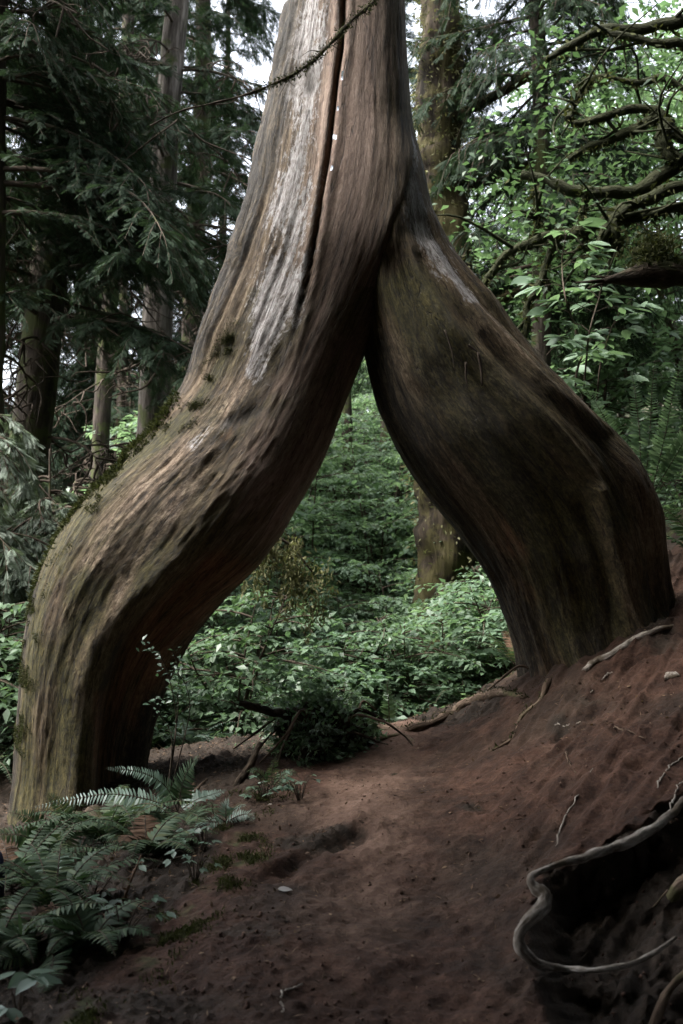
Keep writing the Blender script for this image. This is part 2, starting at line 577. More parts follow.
def axis_coords(lo, hi, a, b, step, grow=1.12):
    c = list(np.arange(a, b + 1e-6, step))
    s = step
    x = c[-1]
    while x < hi:
        s *= grow
        x += s
        c.append(x)
    s = step
    x = c[0]
    pre = []
    while x > lo:
        s *= grow
        x -= s
        pre.append(x)
    return np.array(pre[::-1] + c)


gx = axis_coords(-150, 150, -2.6, 2.9, 0.0135)
gy = axis_coords(-60, 150, 2.3, 7.6, 0.0135)
X, Yg = np.meshgrid(gx, gy)
Z = gz0(X, Yg)
px, py = proj(np.stack([X, Yg, Z], -1).reshape(-1, 3))
px = px.reshape(X.shape); py = py.reshape(X.shape)
front = Yg > 1.0
px = np.where(front, px, -999); py = np.where(front, py, -999)
P3 = np.stack([X, Yg, np.zeros_like(X)], -1)
near = sstep(14, 9, np.hypot(X, Yg - 4))
# trail edge with humus and painted shade zones
dl, _ = polydist(px, py, [(60, 1060), (120, 985), (215, 895), (245, 850), (232, 815), (262, 790), (300, 765), (350, 738), (420, 722)])
left_of = np.where(px < np.interp(py, [700, 738, 765, 790, 815, 850, 895, 985, 1060], [430, 350, 300, 262, 232, 245, 215, 120, 60]), 1.0, 0.0)
humus_shade = left_of * sstep(0, 40, dl)
humus_shade = np.maximum(humus_shade, np.where(py < 724, 1.0, 0) * (px < 500))
humus_shade = np.where(Yg > 7.0, 1.0, humus_shade)
humus_shade = np.where(~front, 1.0, humus_shade)
humus_shade = np.maximum(humus_shade, np.where((px < 0) | (px > 760), 1.0, 0.0))
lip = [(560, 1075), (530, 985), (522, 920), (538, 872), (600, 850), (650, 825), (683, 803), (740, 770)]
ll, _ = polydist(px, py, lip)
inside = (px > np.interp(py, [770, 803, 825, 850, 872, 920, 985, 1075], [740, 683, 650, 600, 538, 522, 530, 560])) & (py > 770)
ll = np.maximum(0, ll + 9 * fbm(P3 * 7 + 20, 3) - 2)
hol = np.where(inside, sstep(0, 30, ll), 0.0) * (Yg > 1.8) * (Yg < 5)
humus_shade = np.maximum(humus_shade, np.where(inside, 1.0, 0) * sstep(-2, 12, ll) * (Yg < 5))  # hollow: its shade put into the soil colour along with dark humus
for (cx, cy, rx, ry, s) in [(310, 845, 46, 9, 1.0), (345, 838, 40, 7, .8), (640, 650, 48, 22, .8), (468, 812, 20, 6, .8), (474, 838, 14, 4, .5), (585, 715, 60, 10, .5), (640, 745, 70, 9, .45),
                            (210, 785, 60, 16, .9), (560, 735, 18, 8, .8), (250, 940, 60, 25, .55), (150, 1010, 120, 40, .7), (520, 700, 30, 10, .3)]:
    humus_shade = np.maximum(humus_shade, s * np.exp(-((px - cx) / rx) ** 2 - ((py - cy) / ry) ** 2) * front)  # dents below trail lips get painted shade; the berm is dark soil
mossy = np.exp(-(dl / 22) ** 2) * (py > 800) * front * 0.4
mossy = np.maximum(mossy, 0.6 * (Yg > 7.2))
dw, tw_ = polydist(px, py, [(395, 735), (375, 765), (355, 800), (385, 850), (365, 920), (330, 1024)])
worn_lit = np.exp(-(dw / np.interp(tw_, [0, .5, 1], [45, 60, 80])) ** 2) * np.interp(tw_, [0, .4, 1], [1.0, .85, .3]) * front * (Yg < 7.2)  # worn tread, lighter still towards the crest to paint in its brighter light
# relief
amp = near
Z = Z + amp * (0.05 * fbm(P3 * 1.1, 3) + 0.011 * fbm(P3 * 4.5 + 3, 4) + 0.007 * fbm(P3 * 17 + 5, 3))
ca, sa = math.cos(rad(52)), math.sin(rad(52))
Pr = np.stack([(X * ca + Yg * sa) * 0.9, (-X * sa + Yg * ca) * 6.5, np.zeros_like(X)], -1)
Z = Z + near * .006 * ridged(Pr * .8 + 7, 4) * (py > 560)
bank = sstep(430, 600, px) * (py > 560) * near
Z = Z + bank * 0.06 * ridged(Pr, 4) * 0.55
for fx_, fy_, h_ in [(1.25, 6.0, .10), (1.75, 6.05, .12), (-1.55, 5.6, .08), (-1.1, 5.7, .05)]:
    Z = Z + h_ * np.exp(-((X - fx_) / .34) ** 2 - ((Yg - fy_) / .4) ** 2)
clod = np.maximum(0, fbm(P3 * 9 + 40, 3) - 0.25)
Z = Z + near * 0.05 * clod * (0.12 + 0.88 * humus_shade * (1 - hol))
Z = Z + near * 0.02 * np.maximum(0, fbm(P3 * 30 + 9, 2)) * (0.3 + humus_shade)
# little scarps across the trail: hollows just below a lip
for (x0, y0, x1, y1, w, dep) in [(262, 870, 356, 836, 12, .075), (356, 836, 400, 842, 10, .04), (456, 818, 486, 806, 7, .03),
                                 (470, 752, 530, 735, 10, .05), (560, 735, 600, 715, 9, .06), (590, 700, 683, 640, 14, .09), (600, 655, 683, 630, 12, .08), (560, 800, 683, 735, 10, .06), (520, 842, 640, 775, 9, .05)]:
    d, tt = polydist(px, py, [(x0, y0), (x1, y1)])
    wob = np.clip((.75 if x0 < 300 else .3) + (.9 if x0 < 300 else 1.5) * fbm(P3 * 7 + x0, 4), 0, 1.8)
    below = py - np.interp(px, sorted([x0, x1]), [y0, y1] if x0 < x1 else [y1, y0])
    dep *= .6
    Z = Z - dep * wob * np.exp(-(d / w) ** 2) * sstep(-3, 4, below) * front * (Yg < 7) * (Yg > 2.4)
    Z = Z + dep * .5 * np.exp(-((d / (w * 1.2)) ** 2)) * sstep(3, -4, below) * front * (Yg < 7) * (Yg > 2.4)
# the undercut hollow below the root: the soil is scooped back under its lip
hn = hol * (1 + .25 * fbm(P3 * 4 + 60, 4))
XX = X + hn * 0.12
YY = Yg + hn * 0.26
ZZ = Z - hn * 0.17 + hol * .012 * fbm(P3 * 22, 4)
n1, n2 = X.shape
VG = np.stack([XX, YY, ZZ], -1).reshape(-1, 3)
i = np.arange(n1 - 1)[:, None] * n2
j = np.arange(n2 - 1)[None]
q = np.stack([i + j, i + j + 1, i + n2 + j + 1, i + n2 + j], -1).reshape(-1, 4)
gg = Geo().add(VG, None, q)
ground = gg.obj('ground', M['ground'], None, True, {'humus_shade': humus_shade, 'mossy': mossy, 'worn_lit': worn_lit})
tag(ground, kind='structure')
_GZ, _GX, _GY = ZZ, gx, gy


def gzr(x, y):
    """ground height with its relief (nearest grid vertex)"""
    ii = np.clip(np.searchsorted(_GY, y), 0, n1 - 1)
    jj = np.clip(np.searchsorted(_GX, x), 0, n2 - 1)
    return _GZ[ii, jj]


# ------------------------------------------------------------------ the arching cedar
LEFT = [  # outer edge px, inner edge px, depth, thickness
    ((330, -1500), (378, -1500), 6.25, 1.0), ((318, -800), (392, -800), 6.2, .95), ((308, -300), (402, -300), 6.15, .92), ((302, -80), (406, -80), 6.12, .9),
    ((298, 0), (408, 0), 6.1, .9), ((281, 100), (411, 100), 6.08, .85), ((264, 190), (414, 190), 6.06, .8), ((249, 245), (403, 255), 6.04, .77),
    ((236, 285), (382, 312), 6.02, .75), ((216, 335), (362, 356), 6.0, .75), ((192, 392), (342, 406), 5.98, .75), ((148, 446), (318, 466), 5.95, .75), ((100, 489), (290, 515), 5.92, .76),
    ((67, 529), (258, 563), 5.9, .78), ((44, 574), (224, 600), 5.88, .8), ((31, 620), (192, 641), 5.87, .82), ((25, 667), (171, 684), 5.86, .84), ((21, 725), (156, 730), 5.86, .86),
    ((18, 790), (149, 785), 5.86, .9), ((12, 860), (152, 850), 5.86, .92), ((-8, 920), (160, 915), 5.86, .92)]
RIGHT = [
    ((372, -900), (388, -900), 6.2, 1.0), ((366, -300), (396, -300), 6.15, 1.0), ((362, -80), (400, -80), 6.1, 1.0), ((360, 0), (402, 0), 6.12, 1.0), ((356, 100), (410, 100), 6.09, 1.0), ((353, 160), (418, 158), 6.06, 1.0),
    ((354, 215), (428, 205), 6.03, .98), ((357, 268), (446, 250), 6.0, .92), ((363, 335), (484, 300), 6.0, .82), ((377, 398), (533, 357), 6.02, .76), ((399, 448), (584, 408), 6.05, .74), ((428, 492), (617, 446), 6.1, .74),
    ((460, 532), (641, 480), 6.15, .76), ((487, 572), (655, 523), 6.2, .8), ((508, 614), (658, 566), 6.25, .82), ((528, 655), (663, 612), 6.28, .85), ((543, 700), (680, 665), 6.28, .88), ((552, 760), (690, 740), 6.3, .9)]


def leg_arrays(sec, nt, nth, flip):
    sec = [(a, b, y, k) for a, b, y, k in sec]
    A = np.array([s[0] for s in sec], float)
    B = np.array([s[1] for s in sec], float)
    D = np.array([[s[2], s[3]] for s in sec], float)
    mid = (A + B) / 2
    key = np.concatenate([mid / 100.0, A, B, D], 1)
    # dense where the photo looks
    rows = catmull(np.concatenate([mid, A, B, D], 1), 1500)
    m = rows[:, :2]
    d = np.concatenate([[0], np.cumsum(np.linalg.norm(np.diff(m, axis=0), axis=1) * np.where(m[1:, 1] < -60, 0.16, 1.0))])
    ti = np.interp(np.linspace(0, d[-1], nt), d, np.arange(1500))
    rows = np.stack([np.interp(ti, np.arange(1500), rows[:, c]) for c in range(8)], 1)
    A, B, Yd, K = rows[:, 2:4], rows[:, 4:6], rows[:, 6], rows[:, 7]
    Aw = np.array([at(A[i, 0], A[i, 1], Yd[i]) for i in range(nt)])
    Bw = np.array([at(B[i, 0], B[i, 1], Yd[i]) for i in range(nt)])
    th = np.linspace(0, 2 * PI, nth, endpoint=False)
    # more vertices on the front
    th = th + 0.45 * np.cos(th)      # crowds towards -pi/2 (front)
    c, s = np.cos(th), np.sin(th)
    e = 2 / 2.3
    ce = np.sign(c) * np.abs(c) ** e
    se = np.sign(s) * np.abs(s) ** e
    C = (Aw + Bw) / 2
    H = (Bw - Aw) / 2
    hl = np.linalg.norm(H, axis=1)
    P = C[:, None] + H[:, None] * ce[None, :, None] + np.array([0, 1.0, 0])[None, None] * (hl * K)[:, None, None] * se[None, :, None]
    nrm = unit(H[:, None] / hl[:, None, None] * (ce / 1.0)[None, :, None] + np.array([0, 1.0, 0]) * se[None, :, None])
    ax = (A + B)[:, None] / 2 + (B - A)[:, None] / 2 * ce[None, :, None]
    al = np.concatenate([[0], np.cumsum(np.linalg.norm(np.diff(C, axis=0), axis=1))])
    R = 0.35 + 0.5 * np.interp(hl, [0, 1], [0, 1])
    fib = np.stack([R[:, None] * c[None], R[:, None] * s[None], np.repeat(al[:, None], nth, 1)], -1)
    return P, nrm, ax[..., 0], ax[..., 1], fib, c[None] + 0 * al[:, None], s[None] + 0 * al[:, None], hl


def zone(px, py, pts, r, k=1.0):
    d, t = polydist(px, py, pts)
    rr = np.interp(t, np.linspace(0, 1, len(r)), r) if isinstance(r, (list, tuple)) else r
    return k * np.exp(-(d / rr) ** 2)


CRACK = [(347, -60), (345, 0), (342, 75), (337, 108), (334, 137), (331, 168), (325, 205), (319, 245), (311, 290), (300, 335), (286, 385)]
HOLES = [(342.5, 76, 1.7, 5.0), (337.5, 108, 1.2, 2.6), (334.5, 137, 1.8, 3.0), (331.5, 168, 1.8, 3.2)]


def grid_geo(P, fib, keep=None):
    nt, nth = P.shape[:2]
    i = np.arange(nt - 1)[:, None] * nth
    j = np.arange(nth)[None]
    j2 = (j + 1) % nth
    q = np.stack([i + j, i + nth + j, i + nth + j2, i + j2], -1).reshape(-1, 4)
    if keep is not None:
        q = q[keep(P.reshape(-1, 3)[q].mean(1))]
    return Geo().add(P.reshape(-1, 3), None, q, fib.reshape(-1, 3))


def surf_normals(P):
    dt = np.gradient(P, axis=0)
    dh = np.roll(P, -1, 1) - np.roll(P, 1, 1)
    return unit(np.cross(dt, dh))


tree = thing('arching_cedar', 'huge old cedar standing astride the trail on two arched hollow legs', 'tree', at(340, 790, 6.0))
tree_loc = np.array(tree.location)
bone = {}

# --- left leg and trunk
P, N, lx, ly, fib, c, s, hl = leg_arrays(LEFT, 860, 420, False)
fr = sstep(0.35, -0.15, s)
flute = 0.036 * fbm(fib * np.array([1.9, 1.9, .3]), 2)
fibre = 0.005 * ridged(fib * np.array([10, 10, .55]), 3)
small = 0.005 * fbm(fib * np.array([34, 34, 4]), 3) + .0035 * np.maximum(0, fbm(fib * np.array([30, 30, 10]) + 5, 4)) * sstep(250, 420, ly)
wrin = 0.002 * fbm(fib * np.array([7, 7, 4.5]) + 9, 4)
smooth_in = zone(lx, ly, [(362, -40), (352, 120), (345, 250), (325, 390), (285, 490)], [38, 38, 42, 40, 34])
D = flute * (1 - .6 * smooth_in) + fibre * (1 - .8 * smooth_in) + small * (1 - .6 * smooth_in) + wrin * (1 - .75 * smooth_in)
# split below: a recessed inner half behind a long groove
GR = [(275, 470), (235, 535), (190, 580), (150, 615), (126, 650), (113, 690), (108, 740), (106, 800), (105, 900)]
gx_at = np.interp(ly, [p[1] for p in GR], [p[0] for p in GR])
dg, tg = polydist(lx, ly, GR)
sd = np.where(lx > gx_at, dg, -dg)
tap = sstep(0.08, 0.5, tg)
D = D - fr * tap * 0.19 * sstep(-3, 20, sd)
D = D - fr * sstep(0.0, 0.3, tg) * 0.05 * np.exp(-((sd - 6) / 9) ** 2)
D = D + fr * tap * 0.05 * np.exp(-((sd + 16) / 14) ** 2)
# crack along the trunk
dc, tcx = polydist(lx, ly, CRACK)
cw = np.interp(tcx, [0, .45, .8, 1], [1.5, 1.3, .9, .6])
D = D - fr * 0.07 * np.exp(-(dc / cw) ** 2) * sstep(.95, .55, tcx)
D = D + fr * 0.012 * np.exp(-((dc - 6) / 4) ** 2) * sstep(1.0, .8, tcx)
# old bark left standing along the outer edge
fl = zone(lx, ly, [(292, 10), (276, 110), (262, 180), (246, 250), (228, 300), (205, 350), (178, 400), (135, 452)], [12, 14, 16, 15, 14, 14, 13, 9]) * (s < 0.3)
D = D + fl * (0.05 + 0.035 * ridged(fib * np.array([14, 14, .8]) + 4, 3))
# torn step and knot on the face
tear = zone(lx, ly, [(228, 432), (243, 430), (262, 420)], 7) * fr
D = D - 0.01 * tear
D = D + 0.015 * zone(lx, ly, [(215, 445), (200, 465)], 14) * fr
D = D - 0.022 * zone(lx, ly, [(306, 95), (312, 110)], 12) * fr
# flaking ridge down the face
D = D + fr * 0.004 * zone(lx, ly, [(215, 440), (170, 500), (120, 570), (85, 640), (70, 720)], 16) * ridged(fib * np.array([12, 12, 3]), 3)
D = D + 0.05 * sstep(760, 860, ly) * (1 + fbm(fib * np.array([3, 3, .6]), 2))
P = P + N * D[..., None]
nl = surf_normals(P)
bone['left'] = (P, nl, lx, ly, s)


def keep_left(Cn):
    x, y = proj(Cn)
    cx = np.interp(y, [p[1] for p in CRACK], [p[0] for p in CRACK])
    back = Cn[:, 1] > 6.2
    kill = back & (np.abs(x - cx) < 6) & (y > 60) & (y < 185)
    for hx, hy, rx, ry in HOLES:
        kill |= (~back) & (((x - hx) / rx) ** 2 + ((y - hy) / ry) ** 2 < 1)
    return ~kill


zl = {
    'z_silver': np.maximum.reduce([zone(lx, ly, [(318, -20), (312, 60), (304, 130), (298, 210), (287, 280), (274, 335), (262, 385)], [17, 18, 18, 20, 24, 24, 16], .78), zone(lx, ly, [(285, 280), (268, 350), (258, 385)], [20, 20, 16], .85),
                                   zone(lx, ly, [(240, 425), (205, 455)], 9, .45)]) * fr,
    'z_pink': smooth_in * .95 * fr + zone(lx, ly, [(305, 430), (270, 520)], 38, .9) * fr,
    'z_tan': np.maximum(zone(lx, ly, [(250, 400), (205, 455), (160, 505), (118, 560), (92, 620), (80, 690)], [20, 22, 20, 18, 15, 12], .66), zone(lx, ly, [(205, 470), (150, 560), (128, 610)], 14, .6)) * fr,
    'z_moss': np.maximum.reduce([zone(lx, ly, [(190, 430), (130, 470), (75, 540), (45, 610), (35, 700), (35, 800)], [16, 22, 24, 24, 30, 40], .8), zone(lx, ly, [(105, 590), (85, 690), (80, 800)], 34, .75),
                                 zone(lx, ly, [(235, 345), (205, 410)], 12, .6), zone(lx, ly, [(215, 500), (165, 570)], 26, .5), .38 * (ly > 300)]) * fr + .35 * (1 - fr),
    'z_rust': np.maximum.reduce([zone(lx, ly, [(238, 572), (212, 605), (180, 640), (150, 700), (140, 780)], [22, 30, 32, 30, 30], 1.0), zone(lx, ly, [(118, 690), (117, 790)], 9, 1.0), zone(lx, ly, [(250, 425), (232, 445)], 9, .6)]) * fr,
    'z_bark_shade': np.maximum.reduce([np.clip(fl * 1.5, 0, 1), zone(lx, ly, [(135, 640), (118, 690), (112, 800)], [8, 10, 12], .6), zone(lx, ly, [(62, 532), (44, 572), (32, 620), (25, 680), (22, 800)], [4, 7, 8, 8, 8], 1.1), zone(lx, ly, [(345, -30), (352, 60)], 20, .35), zone(lx, ly, [(308, 92), (310, 112)], 10, .5),
                                 tear * .6, zone(lx, ly, [(150, 720), (145, 800)], 25, .55)]) + .5 * (1 - fr)}
PL, fibL = P, fib

# --- right leg
P, N, lx, ly, fib, c, s, hl = leg_arrays(RIGHT, 700, 380, True)
fib = fib + np.array([5.3, 2.2, 1.1])
fr = sstep(0.35, -0.15, s)
emb = sstep(150, 330, ly)
D = 0.045 * fbm(fib * np.array([2.0, 2.0, .25]) + 3, 2) + 0.010 * ridged(fib * np.array([8, 8, .45]), 3) + 0.007 * fbm(fib * np.array([30, 30, 2.2]), 3)
D = D * emb
# long ribs that sweep from the trunk to the outer foot
for pts, w, a in [([(430, 262), (450, 300), (480, 338), (540, 395), (600, 440), (640, 520), (655, 600)], 9, .06), ([(405, 260), (450, 340), (520, 420), (575, 480), (610, 560), (620, 640)], 11, .05),
                  ([(390, 300), (420, 380), (480, 460), (530, 540), (560, 640)], 16, .035), ([(430, 225), (480, 300), (560, 375), (620, 430)], 7, .05), ([(580, 500), (600, 570), (606, 640)], 8, .05)]:
    a = a * .75
    D = D + emb * fr * a * zone(lx, ly, pts, w) - emb * fr * a * .45 * zone(lx, ly, [(x - w * 1.5, y + w * 1.2) for x, y in pts], w * .8)
D = D + 0.03 * zone(lx, ly, [(630, 455), (655, 500)], 22)
D = D - .05 * fr * zone(lx, ly, [(470, 400), (560, 520)], 40)
D = D + 0.13 * sstep(575, 720, ly) * (1 + fbm(fib * np.array([4, 4, .5]), 2))
P = P + N * D[..., None]
# the two legs grow into one another: fill the crease where they meet above the arch
from mathutils import kdtree
_, _, lxL, lyL, sL = bone['left']
mL = (np.abs(lxL - 395) < 70) & (lyL > 120) & (lyL < 345) & (sL < .1)
mR = (np.abs(lx - 395) < 70) & (ly > 120) & (ly < 345) & (s < .1)


def near_dist(A, B):
    kd = kdtree.KDTree(len(B))
    for i_, b_ in enumerate(B):
        kd.insert(b_, i_)
    kd.balance()
    return np.array([kd.find(a_)[2] for a_ in A])


A_, B_ = PL[mL], P[mR]
dA, dB = near_dist(A_, B_), near_dist(B_, A_)
out = unit(np.array([.22, -1.0, .05]))
fade = lambda y: sstep(125, 185, y) * (1 - .85 * sstep(235, 325, y))
for w_, k_ in ((.16, .035), (.07, .045)):
    A_ = A_ + out * (k_ * np.exp(-(dA / w_) ** 2) * fade(lyL[mL]))[:, None]
    B_ = B_ + out * (k_ * np.exp(-(dB / w_) ** 2) * fade(ly[mR]))[:, None]
PL[mL] = A_
P[mR] = B_
bone['left'] = (PL, surf_normals(PL), lxL, lyL, sL)
gL = grid_geo(PL - tree_loc, fibL, lambda Cn: keep_left(Cn + tree_loc))
gL.obj('trunk', M['wood'], tree, True, zl)
nr = surf_normals(P)
bone['right'] = (P, nr, lx, ly, s)
zr = {
    'z_silver': np.maximum(zone(lx, ly, [(398, 150), (405, 200), (418, 240), (438, 275), (462, 312)], [11, 12, 14, 11, 8], .9), zone(lx, ly, [(392, 40), (396, 150)], 7, .4)) * fr,
    'z_pink': zone(lx, ly, [(372, 60), (375, 200)], 20, .9) * fr,
    'z_tan': np.maximum(zone(lx, ly, [(440, 280), (500, 345), (560, 395), (610, 440), (645, 510)], [9, 10, 11, 9, 6], .55), zone(lx, ly, [(418, 250), (428, 330)], 7, .45)) * fr,
    'z_moss': np.maximum.reduce([zone(lx, ly, [(400, 300), (470, 420), (540, 520), (570, 620)], [26, 44, 56, 50], 1.1), zone(lx, ly, [(620, 560), (630, 640)], 26, .6), zone(lx, ly, [(520, 430), (600, 520)], 40, .8), .38 + 0 * lx]) * fr,
    'z_rust': np.maximum(zone(lx, ly, [(470, 470), (540, 590), (560, 680)], 40, .55), zone(lx, ly, [(520, 440), (540, 470)], 20, .5)) * fr,
    'z_bark_shade': np.maximum.reduce([zone(lx, ly, [(372, 355), (395, 430), (440, 510), (500, 600), (540, 690)], [22, 30, 36, 34, 34], .95), zone(lx, ly, [(635, 450), (662, 520), (668, 600)], 18, 1.0), (.14 + .30 * sstep(300, 420, ly)) * emb]) * np.where(fr > .2, 1, 1) + .4 * (1 - fr)}  # first strip: shade of the leg's inner face put into the wood colour
zr['z_bark_shade'] = np.clip(zr['z_bark_shade'] - 1.3 * zr['z_silver'] - .9 * zr['z_tan'], 0, 2)
zr['z_moss'] = np.clip(zr['z_moss'] - .6 * zr['z_silver'], 0, 2)
gR = grid_geo(P - tree_loc, fib)
gR.obj('leg', M['wood'], tree, True, zr)

# --- moss along the outer ridge of the left leg
rng = np.random.RandomState(11)


def fuzz(P, Nn, w, n, size, rng, jit=.7, flat=.35, down=0.0):
    w = np.clip(w, 0, None).ravel()
    idx = rng.choice(len(w), n, p=w / w.sum())
    p = P.reshape(-1, 3)[idx]
    nn = Nn.reshape(-1, 3)[idx]
    p = p + rng.normal(size=(n, 3)) * size * .25
    d = unit(nn + rng.normal(size=(n, 3)) * jit + np.array([0, 0, -down]))
    z = unit(rng.normal(size=(n, 3)))
    return p, d, z, size * rng.uniform(.5, 1.3, n)


BL_V = np.array([[0, 0, 0], [.45, .16, .05], [1, 0, 0], [.45, -.16, .05]])
BL_T = np.array([[0, 1, 2, 3]])
P, nn, lx, ly, s = bone['left']
if np.sum(nn[:, :, 1] * np.where(s < 0, 1, 0)) > 0:
    nn = -nn
wm = zone(lx, ly, [(187, 402), (138, 452), (97, 487), (60, 527), (36, 572), (24, 617)], [4, 9, 9, 9, 8, 5]) ** 1.0 * (s < .5) * (s > -.6)
wm = wm * (0.25 + sstep(-.2, .5, fbm(P * 5, 3)))
mg = Geo()
mg.stamp(BL_V, BL_T, *fuzz(P - tree_loc, nn, wm, 26000, .028, rng))
wm2 = np.maximum.reduce([zone(lx, ly, [(205, 395), (180, 440)], 9), zone(lx, ly, [(170, 420), (120, 480), (70, 545)], 12, .7), zone(lx, ly, [(240, 340), (215, 385)], 6), zone(lx, ly, [(45, 600), (30, 740)], 14, .3)]) * (s < 0) * sstep(.05, .5, fbm(P * 7 + 3, 3))
mg.stamp(BL_V, BL_T, *fuzz(P - tree_loc, nn, wm2, 12000, .012, rng))
mg.obj('moss', M['moss'], tree)

# hanging bark strips and a mossy twig
g = Geo()
for pts, r in [([(478, 352), (481, 368), (482, 386)], .011), ([(466, 362), (466, 378), (468, 388)], .008), ([(468, 345), (478, 352)], .010), ([(445, 330), (452, 352), (455, 372)], .006)]:
    w = np.array([at(x, y, 5.48 + .0 * k) for k, (x, y) in enumerate(pts)]) - tree_loc
    w = catmull(w, 10)
    g.tube(w, r * np.linspace(1, .35, 10), 5, lump=.3)
g.obj('bark_strip', M['twig'], tree)
g = Geo()
tw = catmull(np.array([at(x, y, d) for x, y, d in [(398, -40, 5.9), (376, -2, 5.62), (352, 20, 5.45), (322, 52, 5.35), (298, 72, 5.32), (266, 87, 5.3), (238, 97, 5.3), (210, 104, 5.28), (178, 112, 5.28), (150, 126, 5.3)]]) - tree_loc, 60)
g.tube(tw, np.linspace(.014, .004, 60) * (1 + .25 * np.sin(np.arange(60))), 7, lump=.35, lf=30)
for k in range(14):
    a = tw[rng.randint(12, 58)]
    e = a + np.array([rng.normal() * .09, rng.normal() * .05, rng.normal() * .07 - .03])
    g.tube(catmull([a, (a + e) / 2 + rng.normal(size=3) * .012, e], 6), np.linspace(.004, .0015, 6), 4)
ii = rng.randint(0, 40, 1400)
g.stamp(BL_V, BL_T, tw[ii] + rng.normal(size=(1400, 3)) * .012, rng.normal(size=(1400, 3)) + np.array([0, 0, -.8]), rng.normal(size=(1400, 3)), rng.uniform(.01, .03, 1400), 1)
g.obj('branch', [M['twig'], M['moss']], tree)

# ------------------------------------------------------------------ plant builders
LEAF_V = np.array([[0, 0, 0], [.38, .27, .05], [1, 0, -.10], [.38, -.27, .05], [.5, 0, -.02]])
LEAF_T = np.array([[0, 4, 1], [4, 2, 1], [0, 3, 4], [4, 3, 2]])
_h = [(0, 0), (.18, .2), (.42, .29), (.7, .2), (.9, .08), (1, 0)]
BIG_V = np.array([[x, 0, -.12 * x * x] for x, w in _h] + [[x, w, .05 - .12 * x * x] for x, w in _h[1:-1]] + [[x, -w, .05 - .12 * x * x] for x, w in _h[1:-1]])
BIG_T = [[0, 1, 6], [0, 10, 1]]
for k in range(1, 4):
    a, b = k, k + 1
    l, l2, r, r2 = 5 + k, 6 + k, 9 + k, 10 + k
    BIG_T += [[a, b, l2], [a, l2, l], [a, r, r2], [a, r2, b]]
BIG_T += [[4, 5, 9], [4, 13, 5]]
BIG_T = np.array(BIG_T)


def spray_tpl(n=11, w=.030, ang=46, ln=.40, droop=.22):
    V, Q = [], []
    def add(b, e, ww):
        b = np.array(b); e = np.array(e)
        d = e - b
        sd = np.array([-d[1], d[0], 0]); sd = sd / np.linalg.norm(sd) * ww
        m = b + d * .45 + np.array([0, 0, .012])
        k = len(V)
        V.extend([b, m + sd, e, m - sd])
        Q.append([k, k + 1, k + 2, k + 3])
    zf = lambda x: -droop * x * x
    add((0, 0, 0), (1, 0, zf(1)), w * .35)
    for i in range(n):
        x = .06 + .88 * i / n
        L = ln * (math.sin(PI * (0.18 + .8 * (1 - x))) ** .8) * (1.0 if i % 2 else .85)
        for sg in (1, -1):
            a = rad(ang)
            add((x, 0, zf(x)), (x + L * math.cos(a), sg * L * math.sin(a), zf(x) - L * .25), w * (.55 + .45 * L / ln))
    return np.array(V), np.array(Q)


SPR_V, SPR_Q = spray_tpl()
SPR2_V, SPR2_Q = spray_tpl(6, .06, 45, .42, .3)


def bough(g, base, az, L, rise, droop, rng, dens=1.0, spr=.34, r0=.02, bare=.15, hang=.5, tpl=None, needles=1):
    n = 14
    t = np.linspace(0, 1, n)
    d = np.array([math.cos(az), math.sin(az), 0])
    sd = np.array([-d[1], d[0], 0])
    wob = rng.normal() * .12 * L
    P = base + d * (L * t)[:, None] + np.array([0, 0, 1.0]) * (L * (rise * t - droop * t * t))[:, None] + sd * (wob * np.sin(t * 3))[:, None]
    g.tube(P, np.linspace(r0, .004, n), 5, 0, lump=.2, lf=20, cap=False)
    TV, TQ = tpl or (SPR_V, SPR_Q)
    tan = unit(np.gradient(P, axis=0))
    nb = int((5 + 7 * L) * dens ** .5)
    if dens <= 0:
        return P
    pp, XX_, ZZ_, SS_ = [], [], [], []
    for k in range(nb + 1):
        u = bare + (1 - bare) * (k + rng.uniform(.1, .9)) / nb if k < nb else 1.0
        u = min(u, 1.0)
        q0 = np.array([np.interp(u, t, P[:, c]) for c in range(3)])
        tv = unit(np.array([np.interp(u, t, tan[:, c]) for c in range(3)]))
        sg = 1 if k % 2 else -1
        a = rng.uniform(.35, 1.25) if k < nb else 0.0
        ll = (L * .42 * (1.1 - .75 * u) + .12) * rng.uniform(.5, 1.25)
        bd = unit(tv * math.cos(a) + sd * sg * math.sin(a) + np.array([0, 0, rng.uniform(-.25, .15)]))
        m = max(2, int(ll * 26 * dens ** .5))
        v = (np.arange(m) + rng.uniform(0, 1, m)) / m
        hg = hang * rng.uniform(.5, 1.5)
        q = q0 + bd * (ll * v)[:, None] + np.array([0, 0, -1.0]) * (hg * ll * .75 * v * v)[:, None]
        g.tube(np.array([q0, q0 + bd * ll * .5 - [0, 0, hg * ll * .19], q0 + bd * ll - [0, 0, hg * ll * .75]]), [.006, .004, .002], 3, 0, cap=False)
        bs = np.cross(bd, [0, 0, 1.0])
        al = rng.uniform(-1.2, 1.2, m)
        X = bd * np.cos(al)[:, None] + bs * np.sin(al)[:, None] + np.array([0, 0, -1.0]) * (hg * (.25 + .9 * v) * rng.uniform(.3, 1.4, m))[:, None] + rng.normal(size=(m, 3)) * .18
        pp.append(q); XX_.append(X)
        ZZ_.append(np.array([0, 0, 1.0]) + rng.normal(size=(m, 3)) * .45)
        SS_.append(spr * (.55 + .45 * (1 - v)) * rng.uniform(.5, 1.2, m))
    g.stamp(TV, TQ, np.concatenate(pp), np.concatenate(XX_), np.concatenate(ZZ_), np.concatenate(SS_), needles)
    return P


